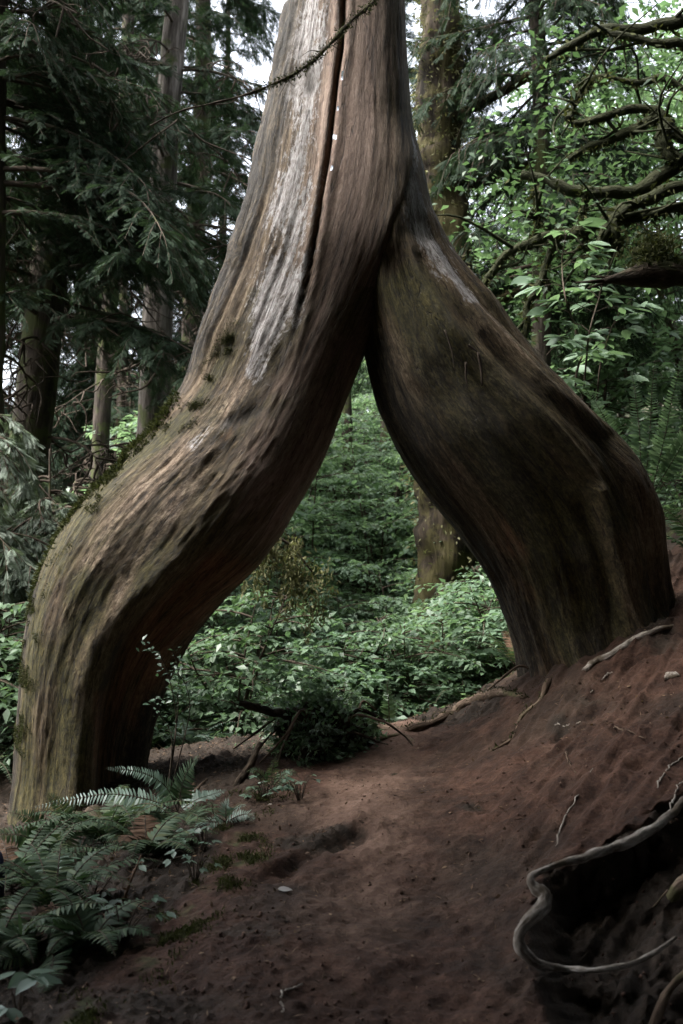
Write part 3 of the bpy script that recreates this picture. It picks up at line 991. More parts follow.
def trunk_tube(H, r, rng, lean=(0, 0), z0=-.5, k=26, n=50, lump=.10, flare=.35):
    t = np.linspace(0, 1, n)
    z = z0 + (H - z0) * t
    p = np.stack([lean[0] * z + .05 * np.sin(z * .7 + rng.uniform(6)), lean[1] * z + .05 * np.sin(z * .6 + rng.uniform(6)), z], -1)
    rr = r * (1 - .8 * t) * (1 + flare * np.exp(-np.maximum(z, 0) * 2.2))
    g = Geo().tube(p, rr, k, lump=lump, lf=3.5, seed=rng.randint(50))
    return g, p, rr


def conifer_mesh(seed, H, r, z0, z1, nb, L0, L1, dens=1.0, spr=.34, rise=.15, droop=.45, lean=(0, 0), dead=0, az=None, hang=.5, bark='bark_dark', needle='needle', kz=1.0, tpl=None):
    rng = np.random.RandomState(seed)
    tg, p, rr = trunk_tube(H, r, rng, lean)
    cg = Geo()
    for i in range(nb):
        z = z0 + (z1 - z0) * ((i + rng.uniform()) / nb) ** kz
        b = np.array([np.interp(z, p[:, 2], p[:, 0]), np.interp(z, p[:, 2], p[:, 1]), z])
        f = (z - z0) / max(z1 - z0, .1)
        L = (L0 * (1 - f) + L1 * f) * rng.uniform(.65, 1.15)
        a = rng.uniform(0, 2 * PI) if az is None else rng.uniform(*az)
        bough(cg, b, a, L, rise * rng.uniform(.3, 1.6), droop * rng.uniform(.6, 1.4), rng, dens, spr, .012 + .008 * L, hang=hang, tpl=tpl)
    for i in range(dead):   # bare mossy limbs below the crown
        z = rng.uniform(1.2, z0 + 2.5)
        b = np.array([np.interp(z, p[:, 2], p[:, 0]), np.interp(z, p[:, 2], p[:, 1]), z])
        Pb = bough(cg, b, rng.uniform(0, 2 * PI), rng.uniform(.8, 2.2), .1, .5, rng, 0, needles=None, r0=.022)
        for q in range(9):
            s0 = Pb[rng.randint(3, 14)]
            e = s0 + np.array([rng.normal() * .35, rng.normal() * .3, rng.uniform(-.55, .12)])
            W = catmull([s0, s0 * .66 + e * .34 + rng.normal(size=3) * .07, s0 * .33 + e * .67 + rng.normal(size=3) * .09, e], 9)
            cg.tube(W, np.linspace(.013, .004, 9), 4, lump=.4, lf=14, cap=False)
            e2 = W[5] + np.array([rng.normal() * .18, rng.normal() * .15, rng.uniform(-.3, .05)])
            cg.tube(catmull([W[5], (W[5] + e2) / 2 + rng.normal(size=3) * .04, e2], 6), np.linspace(.008, .003, 6), 4, cap=False)
    return tg, cg, bark, needle


def make_conifer(name, label, loc, rz=0, group=None, **kw):
    tg, cg, bark, nd = conifer_mesh(**kw)
    t = thing(name, label, 'conifer', loc, rz, group)
    tg.obj('trunk', M[bark], t)
    cg.obj('crown', [M['twig'], M[nd]], t)
    return t


def broad_mesh(seed, H, spread, nbr, leaf, per=7, twigs=9, nst=3, stem_r=.018, tpl=(LEAF_V, LEAF_T), flat=.3, low=.12):
    """a shrub or sapling: stems, layered side branches, leaves on twigs"""
    rng = np.random.RandomState(seed)
    sg, lg = Geo(), Geo()
    pos, X, Zn = [], [], []
    for k in range(nst):
        a0 = rng.uniform(0, 2 * PI)
        h = H * rng.uniform(.7, 1.0)
        off = spread * .35 * rng.uniform(.3, 1)
        pts = catmull([[rng.normal() * .05, rng.normal() * .05, -.25], [off * .25 * math.cos(a0), off * .25 * math.sin(a0), h * .4],
                       [off * .7 * math.cos(a0 + .3), off * .7 * math.sin(a0 + .3), h * .75], [off * math.cos(a0 + .5), off * math.sin(a0 + .5), h]], 16)
        sg.tube(pts, np.linspace(stem_r * H ** .5, .004, 16), 6, lump=.15, lf=12)
        for b in range(nbr):
            f = low + (1 - low) * ((b + rng.uniform()) / nbr)
            bp = np.array([np.interp(f, np.linspace(0, 1, 16), pts[:, c]) for c in range(3)])
            az = b * 2.4 + rng.normal() * .5
            L = spread * .55 * (1.1 - .65 * f) * rng.uniform(.6, 1.2)
            d = np.array([math.cos(az), math.sin(az), 0])
            sd = np.array([-d[1], d[0], 0])
            bt = np.linspace(0, 1, 8)
            Pb = bp + d * (L * bt)[:, None] + np.array([0, 0, 1]) * (L * (.35 * bt - .38 * bt * bt))[:, None] + sd * (.15 * L * rng.normal() * bt ** 2)[:, None]
            sg.tube(Pb, np.linspace(.006 + .004 * L, .002, 8), 4, cap=False)
            for w in range(twigs):
                u = .2 + .8 * (w + rng.uniform()) / twigs
                tp = np.array([np.interp(u, bt, Pb[:, c]) for c in range(3)])
                s_ = 1 if w % 2 else -1
                td = unit(d * rng.uniform(.3, 1.0) + sd * s_ * rng.uniform(.4, 1.1) + np.array([0, 0, rng.normal() * .2]))
                tl = L * .38 * rng.uniform(.5, 1.2)
                for q in range(per):
                    v = (q + .6) / per
                    pos.append(tp + td * tl * v + np.array([0, 0, -.12 * tl * v * v]))
                    side = np.cross([0, 0, 1], td) * (1 if q % 2 else -1)
                    X.append(td * .7 + side * .9 + np.array([0, 0, -.25]) + rng.normal(size=3) * .3)
                    Zn.append(np.array([0, 0, 1]) + rng.normal(size=3) * flat)
    pos = np.array(pos)
    lg.stamp(tpl[0], tpl[1], pos, np.array(X), np.array(Zn), leaf * rng.uniform(.55, 1.3, len(pos)))
    return sg, lg


def make_broad(name, label, cat, loc, rz=0, group=None, mat='leaf', **kw):
    sg, lg = broad_mesh(**kw)
    t = thing(name, label, cat, loc, rz, group)
    tree_like = cat in ('tree',)
    sg.obj('trunk' if tree_like else 'stem', M['twig'], t)
    lg.obj('crown' if tree_like else 'foliage', M[mat], t)
    return t


def frond_geo(P, width, npair, mat=0, sharp=.09, up=np.array([0, 0, 1.0]), rng=None, curl=.15, r=.004):
    """one fern frond: rachis plus paired leaflets"""
    g = Geo()
    n = len(P)
    t = np.linspace(0, 1, n)
    g.tube(P, np.linspace(r, r * .3, n), 4, 1, cap=False)
    u = np.linspace(.10, .985, npair)
    p = np.stack([np.interp(u, t, P[:, k]) for k in range(3)], -1)
    tan = unit(np.gradient(P, axis=0))
    tv = unit(np.stack([np.interp(u, t, tan[:, k]) for k in range(3)], -1))
    side = unit(np.cross(tv, up))
    nrm = np.cross(side, tv)
    L = width * np.minimum(1, (u / .22) ** .6) * np.minimum(1, ((1 - u) / .75) ** .75 + .03)
    TV = np.array([[0, .045, 0], [.3, .10, .02], [.7, .07, 0], [1, 0, -.08], [.7, -.06, 0], [.3, -.09, .02], [0, -.05, 0]])
    TT = np.array([[0, 6, 5], [0, 5, 1], [1, 5, 4], [1, 4, 2], [2, 4, 3]])
    wid = sharp / .09
    TV = TV * np.array([1, wid, 1])
    for sg in (1, -1):
        jit = rng.normal(size=(npair, 3)) * .09 if rng is not None else 0
        X = side * sg + tv * .28 - nrm * curl + jit
        g.stamp(TV, TT, p, X, nrm + (rng.normal(size=(npair, 3)) * .22 if rng is not None else 0), L * (rng.uniform(.85, 1.1, npair) if rng is not None else 1), mat)
    return g


def fern_frond_path(base, az, L, lift, rng, n=18):
    t = np.linspace(0, 1, n)
    d = np.array([math.cos(az), math.sin(az), 0])
    sd = np.array([-d[1], d[0], 0])
    ang0 = lift
    ang = ang0 - (ang0 + rng.uniform(.3, .7)) * t ** 1.3
    step = L / (n - 1)
    P = [np.array(base, float)]
    sw = rng.normal() * .25
    for i in range(1, n):
        P.append(P[-1] + (d * math.cos(ang[i]) + np.array([0, 0, 1]) * math.sin(ang[i]) + sd * sw * t[i] * .5) * step)
    return np.array(P)


def make_fern(name, label, loc, seed, nf=12, L=.9, width=.09, npair=34, lift=1.15, mat='fern', group=None, az=(0, 2 * PI), sharp=.1):
    rng = np.random.RandomState(seed)
    t = thing(name, label, 'fern', loc, 0, group)
    for k in range(nf):
        a = az[0] + (az[1] - az[0]) * (k + rng.uniform(.1, .9)) / nf
        P = fern_frond_path((0, 0, 0), a, L * rng.uniform(.7, 1.1), lift * rng.uniform(.65, 1.1), rng)
        frond_geo(P, width * rng.uniform(.85, 1.1), npair, 0, sharp, rng=rng).obj('frond', [M['dead_frond' if rng.uniform() < .07 else mat], M['twig']], t)
    return t


def on_ground(x, y, dz=0.0): return (x, y, float(gzr(x, y)) + dz)


def px_x(px, Y): return (px - 341.5) / F * Y



# ------------------------------------------------------------------ background trees
def loc_px(px, Y, dz=-.05):
    x = px_x(px, Y)
    return (x, Y, float(gzr(x, Y)) + dz)


make_conifer('conifer', 'dark conifer trunk at far left leaning above pale sprays, bare limbs beside it', loc_px(12, 10.5), seed=3, H=17, r=.27, z0=5.2, z1=9.5, nb=28, L0=2.3, L1=.8, lean=(.045, .01), dead=30, spr=.22, dens=1.3)
make_conifer('conifer', 'grey barked conifer behind the shoulder of the left arch leg', loc_px(128, 12.5), seed=5, H=20, r=.25, z0=7.0, z1=11.5, nb=22, L0=2.3, L1=.8, lean=(.055, .0), dead=34, spr=.22, dens=1.3, bark='bark_grey')
make_conifer('conifer', 'slim dark conifer between two thicker trunks left of the arch', loc_px(92, 15.5), seed=6, H=19, r=.17, z0=6.4, z1=12, nb=28, L0=2.2, L1=.6, lean=(.04, 0), dead=20, spr=.22, dens=1.3)
make_conifer('conifer', 'conifer whose grey trunk forks upward left of the cedar top', loc_px(190, 17), seed=8, H=22, r=.22, z0=7.2, z1=13.5, nb=36, L0=2.3, L1=.8, lean=(.01, 0), dead=24, spr=.24, dens=1.3)
make_conifer('conifer', 'tall conifer out of the left side, its low boughs darkening the top corner', loc_px(-40, 9.0), seed=9, H=15, r=.32, z0=5.5, z1=8.6, nb=40, L0=2.5, L1=1.0, lean=(.02, 0), dead=14, spr=.145, dens=2.4, az=(-1.0, 1.9), hang=.6)
proto = make_conifer('conifer', 'thin distant conifer among the sky gaps beyond the left trunks', loc_px(20, 21), seed=19, H=15, r=.13, z0=1.5, z1=15, nb=64, L0=2.2, L1=.6, lean=(0, 0), dead=20, spr=.3, dens=.9, hang=.9, group='thin distant conifers on the left')
for pp, Y, rz, sc in [(75, 24, 1, 1.0), (118, 20, 2.2, .9), (160, 25, 3.1, 1.15), (-25, 23, 4.2, 1.0), (222, 26, 5.0, 1.1)]:
    o = copy_tree(proto)
    o.location = loc_px(pp, Y)
    o.rotation_euler = (0, 0, rz)
    o.scale = (sc, sc, sc)
# the mossy trunk behind the right leg
rng = np.random.RandomState(21)
mt = thing('mossy_tree', 'thick mossy trunk standing behind the right leg, lit gold near its top', 'tree', loc_px(446, 10.6))
t = np.linspace(0, 1, 120)
z = -.6 + 15 * t
p = np.stack([.03 * np.sin(z * .8) - .004 * z, .03 * np.sin(z), z], -1)
r = .36 * (1 - .045 * z) * (1 + .25 * np.exp(-np.maximum(z, 0) * 1.5))
for zc, a, wd in [(4.0, .18, .25), (4.8, .26, .3), (5.5, .32, .35), (6.2, .12, .3), (3.3, .10, .3)]:
    r = r * (1 + a * np.exp(-((z - zc) / wd) ** 2))
g = Geo().tube(p, r, 40, lump=.3, lf=3.6, seed=4)
g.obj('trunk', M['bark_moss'], mt)
stubs = []
for (zc, az, L, dz, rr) in [(3.45, -.5, .62, -.25, .06), (5.0, -.3, .55, .25, .05), (5.3, -2.6, .5, .2, .07), (6.5, .3, .9, .4, .05), (4.4, -2.9, .45, .1, .05), (7.2, -.6, 1.2, .3, .05)]:
    b = np.array([0, 0, zc])
    d = np.array([math.cos(az), math.sin(az), 0])
    g = Geo()
    g.tube(catmull([b, b + d * .4 + [0, 0, .02], b + d * (.4 + L * .6) + [0, 0, dz * .7], b + d * (.4 + L) + [0, 0, dz]], 14), np.linspace(rr * 1.2, rr * .75, 14), 9, lump=.35, lf=7)
    g.obj('branch_stub', M['bark_moss'], mt)
    stubs.append(g.V[0])
V = np.concatenate(stubs)
mg = Geo()
tn = rng.randint(0, 120, 16000)
a = rng.uniform(-PI, PI, 16000)
wgt = rng.uniform(size=16000) < (.35 + .65 * sstep(2.5, 4.5, p[tn, 2]))
tn, a = tn[wgt], a[wgt]
dr = np.stack([np.cos(a), np.sin(a), 0 * a], -1)
mg.stamp(BL_V, BL_T, p[tn] + dr * (r[tn] * rng.uniform(.94, 1.1, len(tn)))[:, None] + rng.normal(size=(len(tn), 3)) * .04, dr + rng.normal(size=dr.shape) * .7 + [0, 0, -.5], rng.normal(size=dr.shape), rng.uniform(.03, .08, len(tn)))
k = rng.randint(0, len(V), 3500)
mg.stamp(BL_V, BL_T, V[k], rng.normal(size=(3500, 3)) + [0, 0, -.5], rng.normal(size=(3500, 3)), rng.uniform(.03, .07, 3500))
mg.obj('moss', M['moss_pale'], mt)

make_conifer('conifer', 'conifer behind the cedar top whose sprays drape over the mossy trunk', loc_px(548, 10.2), seed=14, H=15, r=.13, z0=4.3, z1=9, nb=60, L0=1.55, L1=.8, lean=(-.01, 0), spr=.19, dens=1.5, hang=1.0, bark='bark_dark')
make_conifer('conifer', 'dark conifer filling the gap between the cedar top and the mossy trunk', loc_px(452, 14.5), seed=18, H=15, r=.13, z0=4.6, z1=11, nb=44, L0=1.7, L1=.9, spr=.22, dens=1.4, hang=.8)
make_conifer('conifer', 'slim dark trunk standing far off in the arch opening', loc_px(349, 16), seed=15, H=14, r=.11, z0=7.6, z1=12, nb=16, L0=1.3, L1=.5, spr=.3, bark='bark_dark')
make_conifer('conifer', 'second dark trunk far off beside the mossy trunk in the arch', loc_px(388, 19), seed=16, H=15, r=.16, z0=8.5, z1=13, nb=16, L0=1.3, L1=.5, spr=.3, bark='bark_dark')
# small conifers whose pale sprays fill the left edge
small = [(-20, 7.6, 2.6, 31, 'pale drooping young conifer at the left edge of the picture'),
         (52, 8.3, 2.5, 32, 'young conifer with dusty sprays just behind the left leg'),
         (104, 9.4, 3.0, 33, 'young conifer whose sprays fringe the mossy ridge of the left leg'),
         (10, 9.6, 3.4, 34, 'taller young conifer behind the pale drooping one at the left edge'),
         (180, 11.5, 4.8, 35, 'young conifer below the forked grey trunk, above the left leg')]
for (pp, Y, H, sd_, lab) in small:
    make_conifer('young_conifer', lab, loc_px(pp, Y), seed=sd_, H=H + .5, r=.035, z0=.3, z1=H + .3, nb=46, L0=1.35, L1=.35, rise=.35, droop=.75, spr=.135, hang=.8, bark='twig', needle='needle_pale', dens=2.8)

# ------------------------------------------------------------------ mossy maple reaching in from the right
mp = thing('mossy_maple', 'old maple beyond the right edge, its black mossy limbs reaching into view', 'tree', loc_px(840, 8.1))
mloc = np.array(mp.location)
g, tp, tr_ = trunk_tube(11, .38, np.random.RandomState(3), (-.02, 0), lump=.2)
g.obj('trunk', M['limb_moss'], mp)


def limb(pts, r0, r1, Y0, Y1, from_trunk=None):
    n = len(pts)
    W = np.array([at(x, y, .9 * (Y0 + (Y1 - Y0) * k / (n - 1))) for k, (x, y) in enumerate(pts)]) - mloc
    if from_trunk is not None:
        zz = from_trunk
        b = np.array([np.interp(zz, tp[:, 2], tp[:, 0]), np.interp(zz, tp[:, 2], tp[:, 1]), zz])
        W = np.concatenate([[b], W])
    return catmull(W, 12 * len(W)), r0, r1


LIMBS = [
    ([(770, 10), (683, 22), (661, 24), (632, 29), (599, 29), (578, 41), (560, 52), (545, 62)], .075, .03, 8.9, 9.1, 5.9),
    ([(700, 62), (683, 45), (649, 41), (622, 36), (604, 30)], .05, .03, 8.8, 8.95, 5.2),
    ([(760, 100), (715, 150), (683, 138), (669, 128), (653, 112), (624, 111), (595, 118), (571, 124)], .07, .03, 8.8, 9.0, 4.9),
    ([(653, 114), (640, 126), (624, 133), (595, 145), (570, 160)], .045, .028, 8.85, 9.1, None),
    ([(750, 140), (700, 158), (683, 166), (649, 182), (624, 192), (591, 193), (566, 189), (537, 178), (524, 174)], .085, .04, 8.7, 9.1, 4.6),
    ([(700, 178), (657, 195), (632, 203), (612, 218), (602, 236), (595, 250), (592, 262)], .055, .035, 8.7, 8.7, None),
    ([(632, 204), (599, 220), (574, 232), (537, 241), (512, 250), (496, 268), (483, 288), (478, 310)], .055, .03, 8.75, 9.4, None),
    ([(690, 205), (655, 213), (624, 221), (606, 222)], .05, .03, 8.8, 8.9, None),
    ([(664, 118), (661, 140), (669, 152), (683, 160)], .065, .05, 8.75, 8.7, None),
    ([(560, 230), (548, 262), (530, 300), (524, 330), (505, 372)], .04, .03, 9.3, 9.4, None),
    ([(611, 222), (614, 238), (617, 252)], .05, .03, 8.7, 8.7, None),
    ([(535, 245), (540, 210), (534, 190)], .025, .012, 9.2, 9.3, None),
    ([(586, 190), (584, 215), (588, 240), (587, 262)], .018, .01, 8.9, 8.9, None),
    ([(690, 90), (660, 78), (630, 84), (600, 76), (575, 84)], .035, .014, 9.2, 9.6, None),
    ([(566, 120), (578, 96), (590, 80)], .03, .012, 9.0, 9.2, None),
]
rng = np.random.RandomState(5)
lp_all = []
for L_ in LIMBS:
    W, r0, r1 = limb(*L_)
    g = Geo()
    n = len(W)
    W = W + np.stack([fbm(W * 3.0 + q * 9, 2) for q in range(3)], -1) * .035
    g.tube(W, np.linspace(r0, r1, n), 10, lump=.35, lf=5, seed=3)
    for q in range(5):
        a = W[rng.randint(n // 3, n)]
        e = a + rng.normal(size=3) * np.array([.3, .25, .3]) + [-.1, 0, -.05]
        g.tube(catmull([a, (a + e) / 2 + rng.normal(size=3) * .07, e], 8), np.linspace(.016, .004, 8), 5, lump=.3, cap=False)
    k = rng.randint(0, n, 260)
    g.stamp(BL_V, BL_T, W[k] + rng.normal(size=(260, 3)) * (r0 * .5), rng.normal(size=(260, 3)) + [0, 0, -.7], rng.normal(size=(260, 3)), rng.uniform(.03, .09, 260), 1)
    g.obj('limb', [M['limb_moss'], M['moss']], mp)
    lp_all.append(W)
lg = Geo()
pos = []
for W in lp_all:
    k = rng.randint(len(W) // 4, len(W), 9)
    for c in W[k]:
        m = rng.randint(14, 30)
        cc = c + rng.normal(size=3) * [.3, .3, .2] + [0, .75, .2]
        pos.append(cc + rng.normal(size=(m, 3)) * [.24, .26, .07])
pos = np.concatenate(pos)
lg.stamp(LEAF_V, LEAF_T, pos, rng.normal(size=pos.shape) * [1, 1, .35] + [0, 0, -.2], np.array([0, 0, 1]) + rng.normal(size=pos.shape) * .4, .09 * rng.uniform(.5, 1.3, len(pos)))
lg.obj('crown', M['leaf_mid'], mp)

# broken snag with a flat log end over the right edge
sn = thing('broken_snag', 'dead snag at the right edge, its black broken log jutting over the ferns', 'dead tree', loc_px(800, 6.9))
sl_ = np.array(sn.location)
g, sp_, _ = trunk_tube(4.2 - sl_[2] + .3, .24, np.random.RandomState(8), (0, 0), lump=.18, flare=.2)
g.obj('trunk', M['rotten'], sn)
W = catmull(np.array([at(x, y, d) for x, y, d in [(800, 268, 6.9), (720, 273, 6.75), (683, 274, 6.7), (640, 276, 6.65), (604, 281, 6.6)]]) - sl_, 40)
g = Geo().tube(W, np.concatenate([np.linspace(.10, .085, 30), np.linspace(.083, .02, 10)]), 10, lump=.35, lf=6)
P1 = np.concatenate(g.V)
for q in range(5):
    a = W[-1 - rng.randint(8)]
    g.tube(np.array([a, a + [-.10 - .1 * rng.uniform(), rng.normal() * .03, rng.normal() * .03]]), [.02, .004], 4)
g.obj('log', M['rotten'], sn)
mg = Geo()
k = rng.randint(0, 380, 3600)
k = k[P1[k][:, 2] > W[:, 2].mean() + .0]
mg.stamp(BL_V, BL_T, P1[k] + rng.normal(size=(len(k), 3)) * .015, rng.normal(size=(len(k), 3)) + [0, 0, .6], rng.normal(size=(len(k), 3)), rng.uniform(.02, .055, len(k)))
for x0, dx in ((655, 26),):
    c = at(x0, 252, 6.7) - sl_
    q = rng.normal(size=(1500, 3)) * [.09, .07, .07] + c
    mg.stamp(BL_V, BL_T, q, rng.normal(size=q.shape) + [0, 0, .3], rng.normal(size=q.shape), rng.uniform(.02, .06, len(q)))
mg.obj('moss', M['moss'], sn)

# ------------------------------------------------------------------ understory shrubs
SH = {}


def shrub_kind(key, **kw):
    sg, lg = broad_mesh(**kw)
    SH[key] = (sg, lg)


shrub_kind('low_a', seed=1, H=1.1, spread=1.7, nbr=9, leaf=.085, per=6, twigs=8, nst=5, stem_r=.010)
shrub_kind('low_b', seed=2, H=1.4, spread=1.9, nbr=10, leaf=.07, per=7, twigs=9, nst=5, stem_r=.010)
shrub_kind('mid_a', seed=3, H=2.6, spread=2.6, nbr=13, leaf=.095, per=7, twigs=10, nst=4, stem_r=.012)
shrub_kind('mid_b', seed=4, H=3.2, spread=2.9, nbr=14, leaf=.10, per=7, twigs=10, nst=4, stem_r=.012)
shrub_kind('sap_a', seed=5, H=6.0, spread=4.2, nbr=20, leaf=.12, per=8, twigs=12, nst=3, stem_r=.02, low=.18)
shrub_kind('sap_b', seed=6, H=8.5, spread=4.8, nbr=26, leaf=.13, per=8, twigs=12, nst=3, stem_r=.024, low=.2)
_me = {}


def put_broad(key, name, label, cat, loc, rz, sc, group, mat):
    t = thing(name, label, cat, loc, rz, group)
    t.scale = (sc, sc, sc * random.uniform(.9, 1.1))
    sg, lg = SH[key]
    for part, gg_, mm in (('trunk' if cat == 'tree' else 'stem', sg, 'twig'), ('crown' if cat == 'tree' else 'foliage', lg, mat)):
        kk = (key, part, mm)
        if kk not in _me:
            _me[kk] = gg_.mesh(part, M[mm])
        o = bpy.data.objects.new(part, _me[kk])
        COL.objects.link(o)
        o.parent = t
    return t


shrub_kind('over', seed=7, H=10.5, spread=9.0, nbr=32, leaf=.17, per=11, twigs=18, nst=3, stem_r=.05, low=.56)  # canopy out of view, added only to shade the near trail
random.seed(4)
for x, y, sc in [(-3.2, -2.2, 1.0), (2.6, -1.0, 1.0), (4.6, 2.2, 1.05), (.2, -5.5, 1.1), (3.4, 2.6, 1.0), (-3.1, .6, 1.0), (-2.0, -.6, 1.0), (1.9, 1.2, 1.05), (2.3, 3.3, 1.05), (.4, -1.6, 1.0), (-1.9, 1.5, .85), (-4.3, 2.6, .85), (-4.6, .4, 1.0)]:
    put_broad('over', 'maple_tree', 'unseen broad maple added beside the viewpoint to shade the near trail', 'tree', (x, y, gz(x, y)), random.uniform(0, 6), sc, 'added maples shading the near trail', 'leaf_mid')
# (pixel column, depth, kind, scale) for each band of the wood
ARCH = [(190, 8.2), (238, 8.0), (282, 8.4), (328, 8.0), (376, 8.2), (420, 8.1), (466, 8.3), (505, 8.0), (212, 9.4), (262, 9.6), (312, 9.3), (362, 9.7), (410, 9.4), (470, 9.6), (520, 9.3)]
for i, (pp, Y) in enumerate(ARCH):
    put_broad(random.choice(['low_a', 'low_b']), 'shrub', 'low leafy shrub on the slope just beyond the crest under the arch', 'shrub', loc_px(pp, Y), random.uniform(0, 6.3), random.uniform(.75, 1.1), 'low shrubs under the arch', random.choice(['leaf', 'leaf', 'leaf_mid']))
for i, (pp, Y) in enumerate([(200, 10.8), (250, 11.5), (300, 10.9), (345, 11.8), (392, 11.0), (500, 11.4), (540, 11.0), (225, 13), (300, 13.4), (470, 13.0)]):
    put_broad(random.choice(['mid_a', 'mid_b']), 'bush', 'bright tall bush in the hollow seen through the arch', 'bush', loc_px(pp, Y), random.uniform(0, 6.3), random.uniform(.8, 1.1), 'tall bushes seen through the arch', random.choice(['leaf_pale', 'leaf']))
HILL = []
for row, Y in enumerate([13.5, 15, 16.5, 18, 20, 22, 24.5]):
    for pp in np.arange(150 + (row % 2) * 22, 560, 52 - row * 2):
        HILL.append((pp + random.uniform(-9, 9), Y + random.uniform(-.6, .6)))
for i, (pp, Y) in enumerate(HILL):
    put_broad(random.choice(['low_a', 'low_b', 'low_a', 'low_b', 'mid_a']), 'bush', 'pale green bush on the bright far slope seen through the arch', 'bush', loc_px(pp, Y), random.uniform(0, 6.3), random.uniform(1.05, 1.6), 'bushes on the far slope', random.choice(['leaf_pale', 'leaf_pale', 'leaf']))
for i, (pp, Y, k) in enumerate([(262, 17, 'sap_a'), (415, 20, 'sap_a'), (330, 25, 'sap_a'), (478, 17, 'sap_b'), (316, 13.2, 'sap_a'), (374, 14.2, 'sap_a'), (278, 15, 'sap_a')]):
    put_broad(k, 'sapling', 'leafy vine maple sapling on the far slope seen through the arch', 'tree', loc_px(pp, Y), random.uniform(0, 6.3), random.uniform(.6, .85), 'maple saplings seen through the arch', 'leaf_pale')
for i, (pp, Y, k) in enumerate([(520, 9.6, 'low_b'), (575, 9.2, 'low_a'), (630, 9.0, 'low_b'), (690, 8.8, 'low_b'), (545, 10.6, 'mid_a'), (600, 10.5, 'low_b'), (650, 10.4, 'low_b'), (700, 10, 'mid_a')]):
    put_broad(k, 'bush', 'green bush on the bank behind the right leg', 'bush', loc_px(pp, Y), random.uniform(0, 6.3), random.uniform(.7, .95), 'bushes on the bank behind the right leg', random.choice(['leaf_mid', 'leaf']))
for i, (pp, Y, k) in enumerate([(520, 12.5, 'sap_a'), (585, 12, 'sap_a'), (650, 12.5, 'sap_a'), (715, 12, 'sap_b'), (545, 16, 'sap_a'), (620, 16.5, 'sap_b'), (690, 16, 'sap_b'), (580, 20, 'sap_b'), (660, 21, 'sap_b'), (505, 21, 'sap_b')]):
    put_broad(k, 'maple_tree', 'light green maple behind the black mossy limbs on the right', 'tree', loc_px(pp, Y), random.uniform(0, 6.3), random.uniform(.9, 1.15), 'maples behind the mossy limbs', random.choice(['leaf', 'leaf_mid', 'leaf_mid']))
for i, (pp, Y, k) in enumerate([(-30, 7.0, 'low_b'), (15, 7.0, 'low_a'), (60, 7.6, 'low_b'), (110, 7.8, 'low_b'), (150, 8.4, 'low_a')]):
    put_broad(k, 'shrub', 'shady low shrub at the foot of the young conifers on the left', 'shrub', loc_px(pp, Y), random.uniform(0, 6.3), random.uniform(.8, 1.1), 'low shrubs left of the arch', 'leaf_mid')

# far wood: one mass of pale crowns on the rise beyond
rng = np.random.RandomState(77)
fg, ft = Geo(), Geo()
for k in range(150):
    Y = rng.uniform(26, 60)
    x = rng.uniform(-.75, .75) * Y
    zb = gz(x, Y)
    el = 8.5 if x < -.05 * Y else 14
    H = np.clip((Y * math.tan(rad(el)) + 1.5 - zb) * rng.uniform(.6, 1.15), 3, 22)
    m = 420
    u = rng.uniform(size=m) ** .8
    R = H * .24 * (1 - .75 * u) * (1 + .3 * rng.normal(size=m))
    a = rng.uniform(0, 2 * PI, m)
    q = np.stack([x + R * np.cos(a), Y + R * np.sin(a), zb + H * (.08 + .92 * u)], -1)
    fg.stamp(SPR2_V, SPR2_Q, q, np.stack([np.cos(a), np.sin(a), -.5 + 0 * a], -1) + rng.normal(size=(m, 3)) * .3, np.array([0, 0, 1]) + rng.normal(size=(m, 3)) * .4, H * .12 * rng.uniform(.6, 1.3, m))
    ft.tube(np.array([[x, Y, zb - .5], [x, Y, zb + H * .95]]), [H * .018, H * .003], 6)
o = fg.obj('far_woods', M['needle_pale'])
tag(o, 'hazy mass of distant trees closing the view behind the hollow', 'woods', None, 'stuff')
o = ft.obj('far_woods_trunks', M['bark_grey'])
tag(o, 'thin distant trunks among the far trees', 'woods', None, 'stuff')

# unseen wood added behind and beside the viewpoint to shade the front
fg = Geo()
ring = [(rng.uniform(9, 19), rng.uniform(196, 390)) for k in range(64)] + [(rng.uniform(8, 14), rng.uniform(-12, 40)) for k in range(12)]
for R0, az in ring:
    x, y = R0 * math.cos(rad(az)), 2 + R0 * math.sin(rad(az))
    if y > -2 and abs(x) < .5 * max(y, 0) + 7:
        continue
    if 300 < az < 350 and rng.uniform() < .6:
        continue
    zb = gz(x, y)
    H = rng.uniform(8, 12.5)
    m = 420
    u = rng.uniform(size=m) ** .8
    R = H * .22 * (1.05 - .75 * u) * (1 + .3 * rng.normal(size=m))
    a = rng.uniform(0, 2 * PI, m)
    q = np.stack([x + R * np.cos(a), y + R * np.sin(a), zb + H * (.06 + .94 * u)], -1)
    fg.stamp(SPR2_V, SPR2_Q, q, np.stack([np.cos(a), np.sin(a), -.5 + 0 * a], -1) + rng.normal(size=(m, 3)) * .4, np.array([0, 0, 1]) + rng.normal(size=(m, 3)) * .5, H * .13 * rng.uniform(.6, 1.3, m))
tag(fg.obj('unseen_woods', M['needle']), 'unseen dark wood added behind the viewpoint to darken the trail', 'woods', None, 'stuff')

